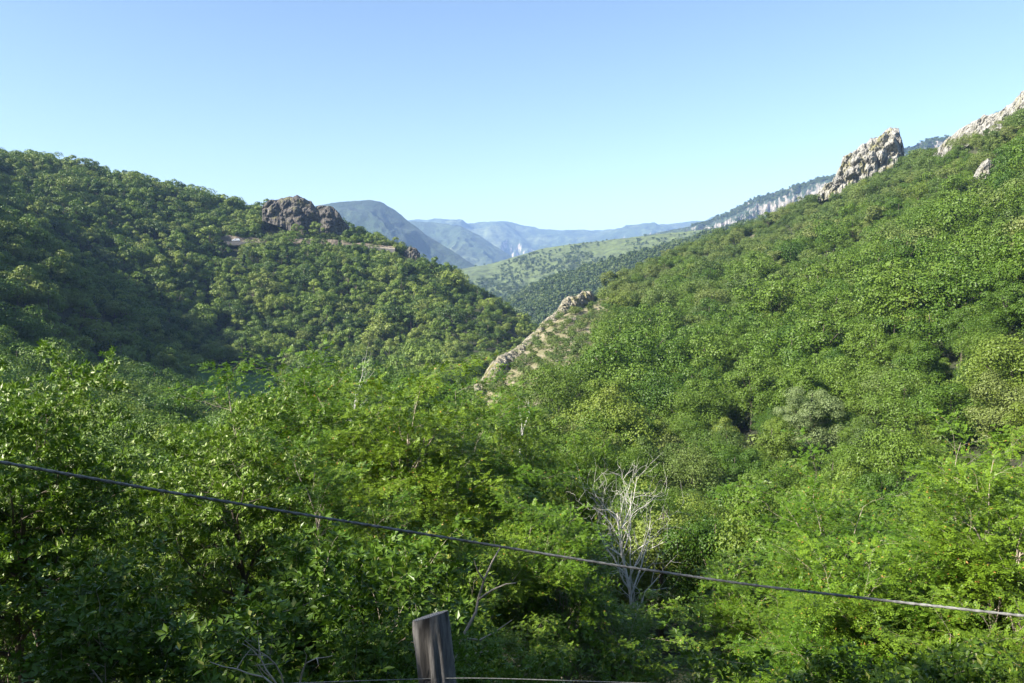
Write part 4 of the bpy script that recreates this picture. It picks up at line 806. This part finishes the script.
def fence_post(px, ytop, r, label, lean=(-0.07, 0.02), rad=0.062, seed=1, deep=1.9):
    T = at(px, ytop, r); gz = float(ground(T[0], T[1])); h = max(T[2] - gz, 0.4); rg = np.random.default_rng(seed); root = empty('fence_post', (T[0] - lean[0] * h, T[1] - lean[1] * h, gz)); tag(root, label, 'post')
    nz, k = 40, 40; V = []
    for i in range(nz):
        f = i / (nz - 1)
        for j in range(k):
            a = 2 * math.pi * j / k; crack = -0.010 * sum(math.exp(-((a - c + 0.15 * math.sin(f * 9 + c)) / 0.07) ** 2) for c in (0.9, 2.2, 3.6, 4.4, 5.1))
            rr = rad * (1.08 - 0.10 * f) * (1 + 0.05 * math.sin(2 * a + 1) + 0.035 * mnoise.fractal(Vector((math.cos(a) * 2, math.sin(a) * 2, f * 2)), 0.7, 2, 4)) + crack - (0.004 if i == nz - 1 else 0)
            z = -0.3 + (h + 0.3) * f; x = rr * math.cos(a); y = rr * math.sin(a); tilt = (0.30 * x - 0.30 * y) * f * (1 if f > 0.9 else 0)
            V.append((x + lean[0] * z, y + lean[1] * z, z + tilt * ((f - 0.9) / 0.1 if f > 0.9 else 0)))
    Q = grid_quads(nz, k, True); obj('shaft', mesh('shaft', V, Q, mats=[M['wood']], smooth=True), root)
    ring = np.array(V[-k:]); c = ring.mean(0); cv = [tuple(c + (q - c) * s + np.array([0, 0, 0.002 * (1 - s) + .001])) for s in (1.0, 0.72, 0.4) for q in ring] + [tuple(c + np.array([0, 0, .002]))]
    tr = [[2 * k + j, 2 * k + (j + 1) % k, 3 * k] for j in range(k)]; obj('cut_top', mesh('cut_top', cv, grid_quads(3, k, True), tr, mats=[M['end']]), root)
    return root
fence_post(430, 616, 2.6, 'grey weathered wooden fence post with slanted cut top, at the bottom of the photo', lean=(-0.10, 0.0))
fence_post(-330, 560, 2.9, 'grey wooden fence post out of view at the left', lean=(0.02, 0), seed=2)
fence_post(1330, 600, 2.8, 'grey wooden fence post out of view at the right', lean=(0.02, 0), seed=3)
def wire_mat():
    m, n, l, p, out = new_mat('wire_steel'); tc = n.new('ShaderNodeNewGeometry'); t = noise_node(n, l, tc.outputs['Position'], 120, 3, 0.6); r = ramp(n, [(0.35, (0.12, 0.12, 0.115)), (0.65, (0.27, 0.27, 0.25))]); l.new(t.outputs[0], r.inputs[0]); l.new(r.outputs[0], p.inputs['Base Color'])
    p.inputs['Roughness'].default_value = 0.7; return m
M['wire'] = wire_mat()
def rope(name, pts, rad, label, twist=True):
    P = np.array(pts, float); d = np.r_[0, np.cumsum(np.linalg.norm(np.diff(P, axis=0), axis=1))]; n = max(int(d[-1] / (0.004 if twist else 0.02)), 30); s = np.linspace(0, d[-1], n)
    C = np.stack([_smooth(np.interp(s, d, P[:, k]), n / 40, 0) for k in range(3)], 1); A = Acc()
    if twist:
        t = unit(np.gradient(C, axis=0)); u = unit(np.cross(t, [0, 0, 1.0])); v = np.cross(t, u)
        for k in range(2):
            a = s / 0.02 * 2 * math.pi / 2 + k * math.pi; A.add(*tube(C + (u * np.cos(a)[:, None] + v * np.sin(a)[:, None]) * rad * 0.28, np.full(n, rad * 0.8), 8))
    else: A.add(*tube(C, np.full(n, rad), 6))
    V, Q = A.get(); return tag(obj(name, mesh(name, V, Q, mats=[M['wire']], smooth=True)), label, 'wire')
UP = [(-120, 440), (0, 462), (150, 489), (300, 514), (430, 535), (600, 563), (750, 585), (880, 600), (1024, 616), (1140, 628)]
up = [at(p, y, 1.55 if p < 2000 else 0) for p, y in UP]
up = [at(p, y, 1.30 + 0.25 * (p + 120) / 1260) * 1.0 for p, y in UP]
rope('fence_cable', up, 0.0024, 'grey twisted cable slanting across the whole view from left to lower right')
low = [at(p, y, r) for p, y, r in ((-330, 690, 2.9), (200, 688, 2.62), (330, 681.5, 2.58), (428, 679, 2.54), (448, 677, 2.54), (520, 679, 2.6), (640, 683, 2.65), (900, 694, 2.7), (1330, 700, 2.8))]
rope('fence_wire', low, 0.0014, 'thin pale wire running past the fence post at the bottom edge', twist=False)

# ------------------------------------------------------------------ trees on the bank behind and left of the viewpoint (they shade the fence)
BACK = [(-8.5, -1.5, 6.5, 'T2', 'first'), (-10, 0.6, 5.2, 'T2', 'second'), (-11.2, 4.0, 3.6, 'T2', 'third'), (-12.8, 7.2, 3.2, 'T2', 'fourth'), (-14.5, 1.8, 6.5, 'T2', 'fifth'), (-16, 5.4, 5.0, 'T2', 'sixth'), (-14, -2, 8, 'T2', 'seventh'),
        (-7, -6.5, 6.5, 'ash', ''), (-4.5, -4.5, 5.5, 'ash', ''), (0, -7, 8, 'ash', ''), (5, -6, 7.5, 'ash', ''), (9, -3, 6, 'ash', ''), (3, -11, 10, 'locust', ''), (-6, -12, 10, 'ash', '')]
for k, (x, y, top_, kind, o_) in enumerate(BACK):
    z = float(ground(x, y)); h = top_ - z
    if kind == 'T2': c, t = T2[k % 5]; s = h / 8; nm = 'broadleaf_tree'
    else: t, c, h0, r0 = KN[kind][k % 2]; s = h / h0; nm = {'ash': 'ash_tree', 'locust': 'locust_tree'}[kind]
    put_tree(nm, c, t, (x, y, z - .1), s, k * 1.3, '%s leafy tree %s' % (['nearest', 'second', 'third', 'fourth', 'fifth', 'sixth', 'seventh'][k % 7], 'on the bank left of the fence, outside the view' if kind == 'T2' else 'on the bank behind the viewpoint'), 'tree', 'roadside trees behind the viewpoint', sxy=s * (0.95 if kind == 'T2' else 1.1))

# ------------------------------------------------------------------ haze: one closed box of even air
hz = bpy.data.materials.new('haze'); hz.use_nodes = True; hn = hz.node_tree.nodes; hn.clear()
ho = hn.new('ShaderNodeOutputMaterial'); hv = hn.new('ShaderNodeVolumePrincipled'); hv.inputs['Color'].default_value = (0.38, 0.59, 1.0, 1); hv.inputs['Density'].default_value = 1.0e-4; hv.inputs['Anisotropy'].default_value = 0.0
hz.node_tree.links.new(hv.outputs[0], ho.inputs['Volume'])
zlo = min(float(ZG.min()), -72) - 3; zhi = max((Vector(c)).z for o in SC.objects if o.type == 'MESH' for c in o.bound_box) + 8; R1 = 10700
V = [(sx * R1, sy * R1, z) for z in (zlo - 30, zhi) for sx, sy in ((-1, -1), (1, -1), (1, 1), (-1, 1))]
tag(obj('haze', mesh('haze', V, [[3, 2, 1, 0], [4, 5, 6, 7], [0, 1, 5, 4], [1, 2, 6, 5], [2, 3, 7, 6], [3, 0, 4, 7]], mats=[hz])), 'thin blue haze filling the valley air', kind='stuff')
print('trees individual', len(ind), 'rest', len(rest), 'left', len(gL), 'oak', len(gO), 'broad', len(gB), 'pine', len(gP), 'far', len(pe), len(pd), len(pc), 'z', ZG.min(), ZG.max(), 'Rmax ind', R_[ind].max())
